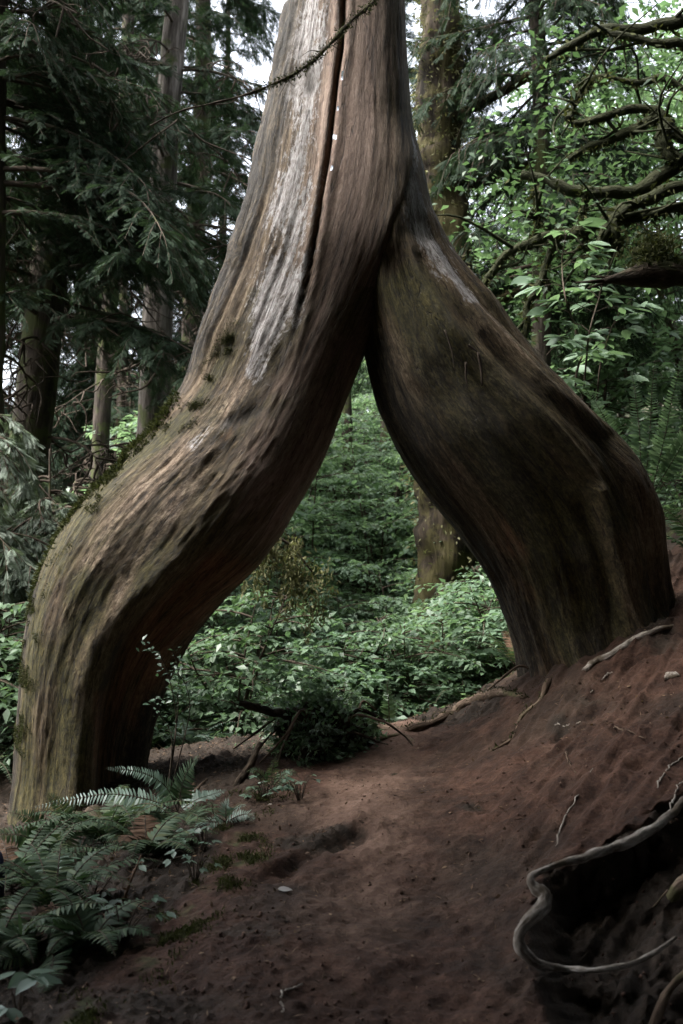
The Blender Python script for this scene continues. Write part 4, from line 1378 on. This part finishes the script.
# ------------------------------------------------------------------ large-leaved shrub and ferns behind the right leg
rng = np.random.RandomState(12)
bl = thing('large_leaf_shrub', 'tall shrub with big pale leaflets behind the slope of the right leg', 'shrub', loc_px(565, 7.6))
b0 = np.array(bl.location)
sg, lg = Geo(), Geo()
pos, X, Zn, S = [], [], [], []
for (pts, r) in [([(560, 430), (575, 390), (582, 350), (566, 300), (562, 262), (566, 235)], .012), ([(590, 425), (598, 385), (606, 345), (618, 315), (632, 300)], .010), ([(578, 430), (560, 400), (548, 372), (545, 345)], .009),
                 ([(600, 420), (585, 375), (590, 330), (600, 295), (603, 280)], .010)]:
    W = catmull(np.array([at(x, y, 7.5 + .25 * rng.normal()) if k else np.array([b0[0] + rng.normal() * .1, b0[1], b0[2] - .1]) for k, (x, y) in enumerate(pts)]) - b0, 30)
    sg.tube(W, np.linspace(r, .004, 30), 6, cap=False)
    for k in range(8, 30, 3):
        for sgn in (1, -1):
            a = rng.uniform(0, 2 * PI)
            d = unit(np.array([math.cos(a), .7 * math.sin(a) - .35, rng.uniform(-.05, .35)]))
            st = W[k]
            e = st + d * rng.uniform(.12, .3)
            sg.tube(np.array([st, (st + e) / 2 + [0, 0, .02], e]), [.004, .003, .002], 4, cap=False)
            nl = 5
            for q in range(nl):
                aa = (q - (nl - 1) / 2) * .62
                sd_ = np.array([-d[1], d[0], 0])
                dd = d * math.cos(aa) + sd_ * math.sin(aa) + np.array([0, 0, -.3])
                pos.append(e + unit(dd) * .012); X.append(dd); Zn.append(np.array([0, -.5, 1]) + rng.normal(size=3) * .28)
                S.append(rng.uniform(.15, .23) * (1 - .2 * abs(q - 2)))
lg.stamp(BIG_V, BIG_T, np.array(pos), np.array(X), np.array(Zn), np.array(S))
sg.obj('stem', M['twig'], bl)
lg.obj('foliage', M['leaf_big'], bl)

ft_ = thing('fern', 'tall upright sword fern on the bank right of the right leg', 'fern', at(660, 492, 6.9))
b0 = np.array(ft_.location)
for k, (pts, wd) in enumerate([([(640, 487), (640, 440), (636, 400), (632, 372)], .105), ([(652, 490), (664, 440), (672, 400), (683, 355)], .105), ([(645, 488), (650, 430), (652, 390), (655, 360)], .08), ([(634, 487), (615, 440), (600, 410), (585, 388)], .085), ([(660, 490), (690, 440), (715, 410), (735, 400)], .10),
                               ([(655, 490), (676, 455), (695, 420), (705, 380)], .1), ([(648, 490), (630, 460), (612, 440), (598, 432)], .07)]):
    W = catmull(np.array([at(x, y, 6.9 - .03 * j * (1 if k % 2 else -1)) for j, (x, y) in enumerate(pts)]) - b0, 26)
    frond_geo(W, wd, 40, 0, .11, np.array([0, 1.0, .25]), np.random.RandomState(k), .1).obj('frond', [M['leaf_pale'], M['twig']], ft_)
# more ferns through the arch, on the bank and on the left
for (pp, Y, sd_, nf, L, lab, mt_) in [(112, 5.05, 51, 13, .62, 'dark sword fern in front of the left foot beside the arching one', 'fern'), (20, 4.7, 52, 13, .7, 'dark sword fern at the left edge below the outer foot', 'fern'), (62, 4.0, 53, 12, .55, 'dark sword fern in the lower left thicket under the three-leaved plants', 'fern'), (150, 4.55, 54, 11, .45, 'small sword fern nearest the mossy trail edge', 'fern'), (5, 3.6, 55, 11, .5, 'sword fern filling the bottom left corner above the dull leaf', 'fern'), (95, 3.55, 56, 9, .38, 'low dark sword fern beside the bottom of the mossy edge', 'fern'),(470, 7.9, 41, 11, .8, 'sword fern at the shaded inner foot of the right leg', 'fern'), (515, 7.4, 42, 9, .7, 'sword fern tucked against the right leg at the crest', 'fern'),
                                      (440, 8.6, 43, 11, .9, 'sword fern in front of the mossy trunk under the arch', 'fern_pale'), (600, 7.6, 44, 9, .7, 'sword fern on the bank under the large leaflets', 'fern'), (700, 6.6, 45, 9, .8, 'sword fern cut off by the right edge above the bank', 'fern'),
                                      (190, 7.4, 46, 9, .6, 'sword fern behind the inner foot of the left leg', 'fern_pale'), (-15, 6.4, 47, 11, .9, 'sword fern on the outer side of the left foot', 'fern')]:
    make_fern('fern', lab, loc_px(pp, Y, .0), sd_, nf, L, mat=mt_)
c = ground_at(389, 726)
t1 = thing('fern', 'single upright bright frond standing on the crest beside the root', 'fern', c)
W = catmull(np.array([[0, 0, 0], [0, 0, .12], [-.01, 0, .26], [0, .01, .30]]), 16)
frond_geo(W, .062, 24, 0, .13, np.array([0, 1.0, .1]), np.random.RandomState(2), .0).obj('frond', [M['leaf'], M['twig']], t1)
tag(t1.children[0])

# ------------------------------------------------------------------ foreground ferns
FF = [('arching sword fern at the inner foot of the left leg', (178, 812, 4.7), [
        [(182, 812), (150, 800), (110, 794), (70, 800), (30, 808)], [(182, 810), (165, 786), (140, 772), (105, 768)], [(180, 812), (160, 826), (135, 848), (118, 880)], [(186, 814), (168, 836), (152, 866), (146, 905)],
        [(186, 812), (196, 800), (210, 796), (226, 800)], [(184, 810), (182, 786), (190, 766), (200, 756)], [(178, 812), (150, 812), (128, 806), (108, 806)], [(186, 815), (196, 836), (196, 858), (190, 880)]]),
      ('broad sword fern sprawling at the lower left edge', (52, 862, 4.5), [
        [(78, 846), (52, 852), (25, 862), (-8, 882)], [(60, 856), (46, 835), (30, 818), (8, 812)], [(60, 856), (70, 832), (60, 806), (45, 792)], [(62, 860), (50, 880), (44, 905), (40, 935)], [(60, 856), (28, 838), (5, 834), (-20, 838)],
        [(64, 858), (92, 845), (118, 850), (135, 866)]]),
      ('low sword fern in the dark bottom left corner', (30, 960, 3.55), [
        [(44, 930), (36, 950), (18, 968), (-12, 985)], [(46, 932), (52, 960), (48, 990), (40, 1015)], [(44, 930), (20, 935), (0, 950), (-20, 970)], [(48, 930), (72, 940), (92, 960), (100, 985)]]),
      ('small pale fern on the trail edge under the root mound', (226, 822, 4.75), [
        [(222, 826), (232, 812), (240, 806), (246, 806)], [(222, 826), (214, 814), (212, 804), (208, 800)], [(222, 826), (226, 808), (228, 800), (230, 794)], [(222, 826), (240, 820), (248, 820), (254, 826)], [(222, 826), (208, 822), (200, 824), (194, 830)]]),
      ('small dark fern below the broken stick at the root mound', (272, 790, 5.3), [
        [(272, 792), (262, 776), (254, 770), (246, 772)], [(272, 792), (282, 776), (292, 772), (300, 778)], [(272, 792), (272, 772), (274, 762), (276, 756)], [(272, 792), (256, 788), (248, 792), (242, 800)], [(272, 792), (288, 790), (296, 796), (300, 806)]])]
for q, (lab, (bx, by, Y), frs) in enumerate(FF):
    b0 = ground_at(bx, by, 2.6, 8)
    t_ = thing('fern', lab, 'fern', b0)
    Yb = b0[1]
    for k, pts in enumerate(frs):
        r_ = np.random.RandomState(100 * q + k)
        n_ = len(pts)
        W = [b0 * 1.0]
        tow = r_.uniform(-.35, .1)
        for j, (x, y) in enumerate(pts[1:] if n_ > 3 else pts):
            W.append(at(x, y, Yb + tow * (j + 1) / 3 - (.12 if y > by else 0)))
        # keep the frond above the soil
        W = np.array(W)
        gzv = gz0(W[:, 0], W[:, 1]) + .05
        W[1:, 2] = np.maximum(W[1:, 2], gzv[1:])
        W = catmull(W - b0, 26)
        small_ = q >= 3
        pale = (q == 0 and k in (0, 1, 4)) or q == 3 or (q == 1 and k == 0)
        frond_geo(W, (.05 if small_ else .085) * (1.1 if k in (2, 3) and q == 0 else 1), 20 if small_ else 40, 0, .10 if small_ else .085, np.array([0, -.55, .85]) if pale or small_ else np.array([0, -.8, .6]), r_, .12, .003).obj(
            'frond', [M['fern_pale' if pale else 'fern'], M['twig']], t_)
# a dead reddish frond stalk
b0 = ground_at(122, 908)
o = Geo().tube(catmull(np.array([at(x, y, b0[1] + d) for x, y, d in [(120, 912, 0), (128, 888, -.04), (136, 868, -.04), (141, 855, 0)]]) - b0, 16), np.linspace(.007, .003, 16), 5, lump=.3, lf=40)
rr_ = np.random.RandomState(3)
o.stamp(BL_V, BL_T, catmull(np.array([at(x, y, b0[1] - .03) for x, y in [(122, 905), (130, 884), (140, 858)]]) - b0, 24), rr_.normal(size=(24, 3)), rr_.normal(size=(24, 3)), .03)
o = o.obj('dead_frond', M['dead_frond'])
o.location = b0
tag(o, 'rust brown dead fern stalk lying among the lower left fronds', 'dead frond')

# low plants with rounded leaves
rng = np.random.RandomState(31)


def low_plant(name, label, px, py, n, leaf, spread, seed, group=None, h=.12):
    r_ = np.random.RandomState(seed)
    b0 = ground_at(px, py, 2.6, 8)
    t_ = thing(name, label, 'plant', b0, 0, group)
    sg, lg = Geo(), Geo()
    P_, X_, Z_, S_ = [], [], [], []
    for k in range(n):
        a = r_.uniform(0, 2 * PI)
        d = np.array([math.cos(a), math.sin(a), 0])
        e = d * spread * r_.uniform(.2, 1) + np.array([0, 0, h * r_.uniform(.4, 1.3)])
        e[2] += gz(b0[0] + e[0], b0[1] + e[1]) - b0[2]
        sg.tube(catmull([[0, 0, -.03], e * .5 + [0, 0, .05], e], 7), np.linspace(.003, .0015, 7), 4, cap=False)
        for q in (-1, 0, 1):
            aa = a + q * 1.25
            P_.append(e); X_.append([math.cos(aa), math.sin(aa), -.15 + .15 * r_.normal()]); Z_.append(np.array([0, -.15, 1]) + r_.normal(size=3) * .22); S_.append(leaf * r_.uniform(.7, 1.2))
    lg.stamp(BIG_V, BIG_T, np.array(P_), np.array(X_), np.array(Z_), np.array(S_))
    sg.obj('stem', M['twig'], t_)
    lg.obj('foliage', M['plant'], t_)
    return t_


for (pp, yy, n, lf, sp, sd_, lab) in [(90, 905, 9, .05, .2, 1, 'three-leaved plants below the reaching blue-green frond'), (62, 955, 6, .045, .18, 2, 'cluster of small dull leaves left of the mossy edge'), (205, 850, 8, .035, .12, 3, 'bright little leaves at the trail edge beside the pale fern'),
                                      (195, 880, 8, .035, .12, 4, 'small leaves on the mossy edge under the arching fern'), (120, 945, 8, .045, .2, 5, 'sparse small leaves near the middle of the mossy edge'), (18, 1012, 4, .085, .1, 6, 'large dull leaf in the bottom left corner'),
                                      (60, 775, 7, .05, .2, 7, 'pale leaves in front of the left foot'), (265, 800, 12, .035, .16, 8, 'small dark leaves hanging under the root mound'), (30, 905, 8, .045, .2, 9, 'small leaves beside the navy cloth'), (300, 800, 8, .03, .12, 10, 'tiny leaves on the trail at the foot of the root mound')]:
    low_plant('ground_plant', lab, pp, yy, n, lf, sp, sd_)
# a sprig in front of the hollow of the left leg
b0 = at(165, 735, 5.3)
b0[2] = gz(b0[0], b0[1])
t_ = thing('huckleberry_sprig', 'thin leafy sprig in front of the hollow inside the left leg', 'shrub', b0)
sg, lg = Geo(), Geo()
P_, X_ = [], []
for pts in [[(178, 780), (176, 730), (172, 690), (160, 655), (142, 648)], [(178, 780), (177, 720), (178, 690), (178, 668), (172, 650)], [(178, 780), (185, 735), (190, 705), (183, 680), (170, 672)], [(178, 780), (172, 740), (160, 715), (150, 700)]]:
    W = catmull(np.array([b0] + [at(x, y, 5.3 - .05 * k) for k, (x, y) in enumerate(pts[1:])]) - b0, 24)
    sg.tube(W, np.linspace(.004, .0015, 24), 4, cap=False)
    for k in range(12, 24):
        for q in range(3):
            P_.append(W[k] + rng.normal(size=3) * .02); X_.append(rng.normal(size=3) * [1, 1, .3])
lg.stamp(LEAF_V, LEAF_T, np.array(P_), np.array(X_), np.array([0, -.3, 1]) + rng.normal(size=(len(P_), 3)) * .3, .036 * rng.uniform(.6, 1.2, len(P_)))
sg.obj('stem', M['twig'], t_)
lg.obj('foliage', M['plant'], t_)

# hanging moss below the left leg
t_ = thing('hanging_moss', 'olive hanging moss drooping from a thin branch inside the arch', 'moss', at(290, 545, 7.2))
b0 = np.array(t_.location)
g = Geo()
W = catmull(np.array([at(x, y, d) for x, y, d in [(225, 500, 6.9), (260, 528, 7.1), (290, 545, 7.2), (312, 572, 7.2)]]) - b0, 24)
g.tube(W, np.linspace(.016, .006, 24), 6, lump=.3)
g.obj('branch', M['twig'], t_)
mg = Geo()
for k in range(30):
    s0 = W[rng.randint(8, 24)] + rng.normal(size=3) * .05
    L = rng.uniform(.15, .55)
    m = int(L * 200)
    u = rng.uniform(size=m)
    q = s0 + np.stack([.03 * np.sin(u * 5 + k), 0 * u, -L * u], -1) + rng.normal(size=(m, 3)) * (.035 * (1 - .6 * u))[:, None]
    mg.stamp(BL_V, BL_T, q, rng.normal(size=(m, 3)) * .6 + [0, 0, -1], rng.normal(size=(m, 3)), rng.uniform(.025, .06, m))
mg.obj('moss', M['moss_pale'], t_)

# ------------------------------------------------------------------ root mound with its broken branches
b0 = ground_at(325, 752, 4, 8)
t_ = thing('root_mound', 'dark overgrown clump of upturned roots and soil at the left side of the crest', 'root mound', b0)
rng = np.random.RandomState(9)
g = Geo()
th = np.linspace(0, 2 * PI, 40, endpoint=False)
nr_ = 26
ph = np.linspace(-.5, PI / 2, nr_)
Pm = np.stack([np.cos(ph)[:, None] * np.cos(th)[None] * .25, np.cos(ph)[:, None] * np.sin(th)[None] * .22, np.repeat(np.sin(ph)[:, None], 40, 1) * .21], -1)
Pm = Pm * (1 + .55 * fbm(Pm * 4 + 3, 4)[..., None] + .2 * fbm(Pm * 14, 2)[..., None])
Pm = Pm + np.array([.0, 0, .05])
gm = grid_geo(Pm, Pm)
gm.obj('soil', M['rotten'], t_)
for k in range(16):
    a = rng.uniform(0, 2 * PI)
    st = np.array([math.cos(a) * .22, math.sin(a) * .2, rng.uniform(.1, .3)])
    e = st + np.array([math.cos(a) * rng.uniform(.1, .4), math.sin(a) * .3, rng.uniform(-.35, .1)])
    gr = Geo().tube(catmull([st * .5, st, (st + e) / 2 + rng.normal(size=3) * .05, e], 12), np.linspace(.014, .004, 12), 5, lump=.35, lf=20)
    gr.obj('root', M['root_brown' if k % 3 else 'rotten'], t_)
mg = Geo()
q = Pm.reshape(-1, 3)[rng.randint(0, 40 * nr_, 2600)] * 1.12
mg.stamp(LEAF_V, LEAF_T, q * 1.05 + rng.normal(size=q.shape) * .03, q + rng.normal(size=q.shape) * .3 + [0, 0, -.15], rng.normal(size=q.shape) + [0, 0, .8], .045 * rng.uniform(.4, 1.2, len(q)))
mg.obj('foliage', M['leaf'], t_)


for pp_, yy_, kk_, sc_, lab_ in [(296, 748, 'low_b', .30, 'little green shrub growing at the left of the root mound'), (340, 738, 'low_a', .30, 'little green shrub growing behind the root mound'), (318, 762, 'low_a', .22, 'tiny leafy shrub in front of the root mound')]:
    c_ = ground_at(pp_, yy_, 4, 8)
    put_broad(kk_, 'shrub', lab_, 'shrub', tuple(c_), random.uniform(0, 6), sc_, None, 'leaf_mid')


def px_tube(name, label, cat, pts, r, mat, k=8, lump=.3, lf=12, n=60, moss=0, seed=1):
    """a root or stick: (px, py, depth or None for lying on the ground, height over it)"""
    W = []
    for x, y, d in pts:
        W.append(ground_at(x, y, 2.3, 9) if d is None else at(x, y, d))
    W = np.array(W)
    b0 = W[len(W) // 2].copy()
    C = catmull(W - b0, n)
    rr = np.interp(np.linspace(0, 1, n), np.linspace(0, 1, len(r)), r)
    C = C + np.stack([fbm(C * 9 + q * 5 + seed, 2) for q in range(3)], -1) * rr[:, None] * .5
    g = Geo().tube(C, rr, k, lump=lump, lf=lf, seed=seed)
    mats = [M[mat]]
    if moss:
        r_ = np.random.RandomState(seed)
        i_ = r_.randint(0, n, moss)
        g.stamp(BL_V, BL_T, C[i_] + r_.normal(size=(moss, 3)) * rr[i_][:, None] * .6 + [0, 0, 1] * rr[i_][:, None] * .6, r_.normal(size=(moss, 3)) + [0, 0, .4], r_.normal(size=(moss, 3)), r_.uniform(.012, .035, moss), 1)
        mats.append(M['moss'])
    o = g.obj(name, mats)
    o.location = b0
    return tag(o, label, cat)


px_tube('broken_branch', 'dark broken branch pointing left out of the root mound', 'branch', [(240, 703, 5.9), (262, 709, 5.95), (285, 714, 6.0), (325, 722, 6.1)], [.016, .028, .026, .02], 'rotten', lump=.25)
px_tube('stick', 'short leaning dark stick rising from the berm left of the root mound', 'stick', [(232, 795, 5.35), (244, 776, 5.4), (254, 756, 5.45), (260, 743, 5.5)], [.03, .026, .018, .012], 'rotten', lump=.35)
px_tube('stick', 'pale twig lying on the berm behind the arching fern', 'stick', [(186, 800, None), (198, 788, None), (207, 779, None)], [.006, .008, .004], 'root_brown', 6)
px_tube('root', 'mossy dark root running along the crest toward the right leg', 'root', [(348, 728, None), (380, 729, None), (410, 730, None), (436, 722, None), (460, 708, None), (482, 698, None), (505, 694, None), (525, 698, None)], [.02, .035, .03, .028, .034, .036, .03, .012], 'root_brown', moss=700, seed=4)
px_tube('root', 'thin curved root looping off the crest root onto the trail', 'root', [(376, 742, None), (388, 737, None), (402, 735, None), (412, 741, None), (420, 750, None)], [.008, .014, .014, .012, .006], 'root_brown', 6, seed=6)
px_tube('root', 'pale bare root lying along the foot of the right leg', 'root', [(584, 670, None), (597, 661, None), (609, 657, None), (622, 648, None), (636, 639, None), (655, 630, None), (674, 626, None)], [.014, .021, .022, .022, .020, .016, .010], 'root', 8, seed=7)
px_tube('root', 'thin arching twig root against the shaded inner foot of the right leg', 'root', [(488, 690, 6.2), (505, 676, 6.15), (520, 666, 6.1), (534, 672, 6.1), (540, 684, 6.1)], [.006, .008, .008, .006, .004], 'root_brown', 6, seed=8)
px_tube('root', 'brown root creeping down the bank from the inner right foot', 'root', [(562, 664, 6.25), (548, 684, None), (540, 700, None), (522, 716, None), (512, 738, None), (490, 752, None)], [.03, .024, .018, .013, .009, .004], 'root_brown', moss=120, seed=21)
px_tube('root', 'dark root spreading from the left foot into the ferns', 'root', [(90, 815, None), (120, 832, None), (150, 838, None), (172, 850, None)], [.05, .035, .022, .008], 'rotten', seed=23)
# the big looped root of the lower right
px_tube('looped_root', 'thick pale root looping out of the dark hollow at lower right', 'root', [(740, 768, 3.55), (700, 790, 3.5), (683, 803, 3.45), (660, 822, 3.4), (625, 841, 3.36), (590, 856, 3.32), (560, 864, 3.3), (540, 871, 3.28), (530, 879, 3.26), (535, 888, 3.24), (546, 896, 3.22), (541, 908, 3.2), (526, 922, 3.18), (518, 938, 3.18), (524, 952, 3.18), (538, 963, 3.2), (565, 968, 3.25), (595, 970, 3.2), (625, 966, 3.2), (652, 956, 3.22), (676, 938, 3.26)],
        [.010, .012, .013, .013, .015, .017, .016, .012, .009, .012, .021, .022, .020, .019, .016, .012, .010, .010, .010, .009, .006], 'root', 12, .3, 18, 200, seed=11)
px_tube('root', 'broken root stub at the right edge inside the dark hollow', 'root', [(672, 896, 3.55), (684, 884, 3.5), (700, 872, 3.48)], [.02, .026, .028], 'root_brown', 8, seed=12)
px_tube('root', 'thin dark root hanging down inside the hollow', 'root', [(640, 918, 3.75), (655, 905, 3.7), (668, 890, 3.66)], [.003, .004, .004], 'root_brown', 5, seed=13)
px_tube('root', 'dull root crossing the bottom right corner', 'root', [(650, 1030, 3.1), (664, 1000, 3.12), (690, 970, 3.15), (720, 940, 3.2)], [.012, .014, .016, .016], 'root_brown', 8, seed=14)
for pts, lab in [([(555, 848), (560, 832), (566, 816), (576, 801), (586, 782), (592, 770)], 'long pale root fibre running down the bank left of the looped root'),
                 ([(655, 790), (662, 778), (670, 768), (684, 756)], 'short root fibre above the looped root near the right edge'), ([(668, 812), (674, 800), (678, 788), (690, 778)], 'small forked fibre touching the top of the looped root'),
                 ([(612, 728), (628, 732), (645, 740)], 'dark fallen twig lying on the bank below the right leg'), ([(555, 725), (566, 727), (580, 723)], 'crooked little twig on the slope below the right foot'), ([(612, 672), (600, 682), (590, 694)], 'pale fibre on the soil under the root at the right foot'),
                 ([(280, 1022), (284, 1010), (281, 998), (290, 990), (302, 986)], 'bent pale twig near the bottom middle of the trail'), ([(565, 752), (570, 765), (576, 775)], 'thin dark rootlet on the slope in the middle right')]:
    C = np.array([ground_at(x, y, 2.3, 9) + [0, -.004, .006] for x, y in pts])
    b0 = C[0].copy()
    o = Geo().tube(catmull(C - b0, 24) + np.random.RandomState(2).normal(size=(24, 3)) * .003, np.linspace(.005, .0025, 24), 5, lump=.3, lf=40).obj('rootlet', M['root_brown' if 'dark' in lab else 'root'])
    o.location = b0
    tag(o, lab, 'rootlet')
# pale fallen leaf on the trail
c = ground_at(285, 892)
o = Geo().stamp(BIG_V, BIG_T, [[-.03, 0, .01]], [[1, .1, 0]], [[0, -.3, 1]], .06).obj('fallen_leaf', mat_leaf('pale dry leaf', [(.25, .24, .23), (.28, .27, .26), (.3, .29, .28)], .1, .7, .3))
o.location = c
tag(o, 'single whitish leaf lying on the bare trail', 'leaf')
for (x, y, s, col, lab) in [(395, 775, .018, 'dark', 'small dark clod in the middle of the trail'), (270, 805, .012, 'pale', 'tiny pale stone at the trail edge under the root mound'), (672, 676, .04, 'pale', 'rounded stone set in the bank at the right edge')]:
    c = ground_at(x, y)
    u_ = np.linspace(0, PI, 14); v_ = np.linspace(0, 2 * PI, 18, endpoint=False)
    Ps = np.stack([np.sin(u_)[:, None] * np.cos(v_), np.sin(u_)[:, None] * np.sin(v_) * .8, np.repeat(np.cos(u_)[:, None], 18, 1) * .6], -1) * s
    Ps = Ps * (1 + .3 * fbm(Ps / s * 1.3 + x, 3)[..., None])
    o = grid_geo(Ps, Ps).obj('stone', M['root' if col == 'pale' else 'rotten'])
    o.location = c
    tag(o, lab, 'stone')

# navy cloth at the left edge
b0 = ground_at(-6, 930, 2.6, 6)
u_ = np.linspace(0, PI, 30); v_ = np.linspace(0, 2 * PI, 36, endpoint=False)
Ps = np.stack([np.sin(u_)[:, None] ** .7 * np.cos(v_) * .11, np.sin(u_)[:, None] ** .7 * np.sin(v_) * .10, np.repeat(np.cos(u_)[:, None], 36, 1) * .19 + .13], -1)
Ps = Ps * (1 + .10 * fbm(Ps * np.array([14, 14, 5]), 3)[..., None])
nt_ = NT('navy cloth')
cl_ = nt_.noise(nt_.attr('fib', True), 60, 3)
navy = nt_.bsdf(nt_.ramp(cl_, [(.3, (.012, .013, .03)), (.7, (.03, .034, .075))]), .85, .2)
o = grid_geo(Ps, Ps).obj('cloth_bundle', navy)
o.location = b0 + np.array([-.075, 0, .02])
tag(o, 'rounded dark navy cloth bundle cut off by the left edge', 'cloth')

# litter: needles and crumbs on the forest floor and beside the trail
rng = np.random.RandomState(55)
n = 40000
lx_ = rng.uniform(-2.6, 2.6, n); ly_ = rng.uniform(2.4, 8.2, n)
ii = np.clip(np.searchsorted(gy, ly_), 0, n1 - 1); jj = np.clip(np.searchsorted(gx, lx_), 0, n2 - 1)
hm = humus_shade[ii, jj]
kp = rng.uniform(size=n) < (.22 + .5 * np.clip(hm, 0, 1)) * (1 - inside[ii, jj] * (ly_ < 5))
lx_, ly_, ii, jj = lx_[kp], ly_[kp], ii[kp], jj[kp]
q = np.stack([gx[jj], gy[ii], ZZ[ii, jj] + .004], -1)
m = len(q)
lt = Geo()
half = m // 2
lt.stamp(BL_V * [1, .3, 1], BL_T, q[:half], rng.normal(size=(half, 3)) * [1, 1, .2], np.array([0, 0, 1]) + rng.normal(size=(half, 3)) * .3, rng.uniform(.015, .05, half))
lt.stamp(LEAF_V, LEAF_T, q[half:], rng.normal(size=(m - half, 3)) * [1, 1, .25], np.array([0, 0, 1]) + rng.normal(size=(m - half, 3)) * .4, rng.uniform(.008, .028, m - half))
o = lt.obj('leaf_litter', M['deadleaf'])
tag(o, 'brown needles and leaf scraps on the dark forest floor', 'leaf litter', None, 'stuff')
# crumbs of soil and little stones
oc = np.array([[1, 0, 0], [-1, 0, 0], [0, 1, 0], [0, -1, 0], [0, 0, .8], [0, 0, -.8], [.6, .6, .4], [-.6, .5, .45], [.5, -.6, .5]])
ot = np.array([[4, 6, 8], [6, 0, 8], [4, 7, 6], [7, 2, 6], [6, 2, 0], [4, 1, 7], [1, 2, 7], [4, 8, 3], [8, 0, 3], [4, 3, 1], [5, 2, 1], [5, 0, 2], [5, 3, 0], [5, 1, 3]])
n = 8000
cx_ = rng.uniform(-1.6, 2.4, n); cy_ = 2.5 + 4.3 * rng.uniform(size=n) ** 1.3
cl = fbm(np.stack([cx_ * 1.7, cy_ * 1.7, 0 * cx_], -1), 3)
kp = rng.uniform(size=n) < np.clip(.25 + 1.1 * cl, .05, 1)
cx_, cy_ = cx_[kp], cy_[kp]
ii = np.clip(np.searchsorted(gy, cy_), 0, n1 - 1); jj = np.clip(np.searchsorted(gx, cx_), 0, n2 - 1)
q = np.stack([XX[ii, jj], YY[ii, jj], ZZ[ii, jj] + .001], -1)
cg_ = Geo().stamp(oc, ot, q, rng.normal(size=q.shape), rng.normal(size=q.shape), .0025 + .009 * rng.uniform(size=len(q)) ** 4)
tag(cg_.obj('soil_crumbs', mat_leaf('soil crumbs', [(.02, .011, .008), (.05, .028, .02), (.10, .06, .045)], 0.0, .9, .15)), 'crumbs of red brown soil scattered on the trail', 'soil', None, 'stuff')
# thin moss turf on the trail's left edge
w_ = np.where((Yg > 2.4) & (Yg < 6), np.clip(mossy, 0, 1) ** 2, 0) * sstep(.0, .6, fbm(P3 * 5 + 2, 3))
idx = rng.choice(w_.size, 7000, p=w_.ravel() / w_.sum())
q = VG[idx] + rng.normal(size=(7000, 3)) * .008
mg = Geo().stamp(BL_V, BL_T, q, rng.normal(size=q.shape) * .6 + [0, 0, 1], rng.normal(size=q.shape), rng.uniform(.008, .022, 7000))
tag(mg.obj('moss_turf', M['moss']), 'thin olive moss along the left edge of the trail', 'moss', None, 'stuff')

# ------------------------------------------------------------------ light
w = bpy.data.worlds.new('World')
SC.world = w
w.use_nodes = True
nt = w.node_tree
nt.nodes.clear()
so = nt.nodes.new('ShaderNodeOutputWorld')
bg = nt.nodes.new('ShaderNodeBackground')
sky = nt.nodes.new('ShaderNodeTexSky')
sky.sky_type = 'NISHITA'
sky.sun_disc = False
SUN_EL, SUN_AZ = rad(62), rad(-104)     # azimuth clockwise from +Y: the light comes from behind the camera on the left
sky.sun_elevation = SUN_EL
sky.sun_rotation = SUN_AZ
sky.air_density = 1.0
sky.dust_density = 4.0
sky.ozone_density = 1.0
hsv = nt.nodes.new('ShaderNodeHueSaturation')
hsv.inputs['Saturation'].default_value = 0.35
nt.links.new(sky.outputs[0], hsv.inputs['Color'])
nt.links.new(hsv.outputs[0], bg.inputs['Color'])
bg.inputs['Strength'].default_value = 0.15
nt.links.new(bg.outputs[0], so.inputs['Surface'])
sl = bpy.data.lights.new('sun', 'SUN')
sl.energy = 2.6
sl.angle = rad(30)
sl.color = (1.0, 0.97, 0.92)
sob = bpy.data.objects.new('sun', sl)
sd = Vector((math.sin(SUN_AZ) * math.cos(SUN_EL), math.cos(SUN_AZ) * math.cos(SUN_EL), math.sin(SUN_EL)))
sob.rotation_euler = sd.to_track_quat('Z', 'Y').to_euler()
sob.location = (0, 0, 30)
COL.objects.link(sob)

vs = SC.view_settings
SC.display_settings.display_device = 'sRGB'
vs.view_transform = 'Standard'
vs.look = 'None'
vs.gamma = 1
vs.exposure = 2.52
vs.use_curve_mapping = False
SC.render.engine = 'CYCLES'
SC.cycles.use_denoising = True
SC.cycles.max_bounces = 6
SC.cycles.diffuse_bounces = 3
SC.cycles.glossy_bounces = 2
SC.cycles.transmission_bounces = 4
SC.cycles.volume_bounces = 1
SC.cycles.caustics_reflective = False
SC.cycles.caustics_refractive = False
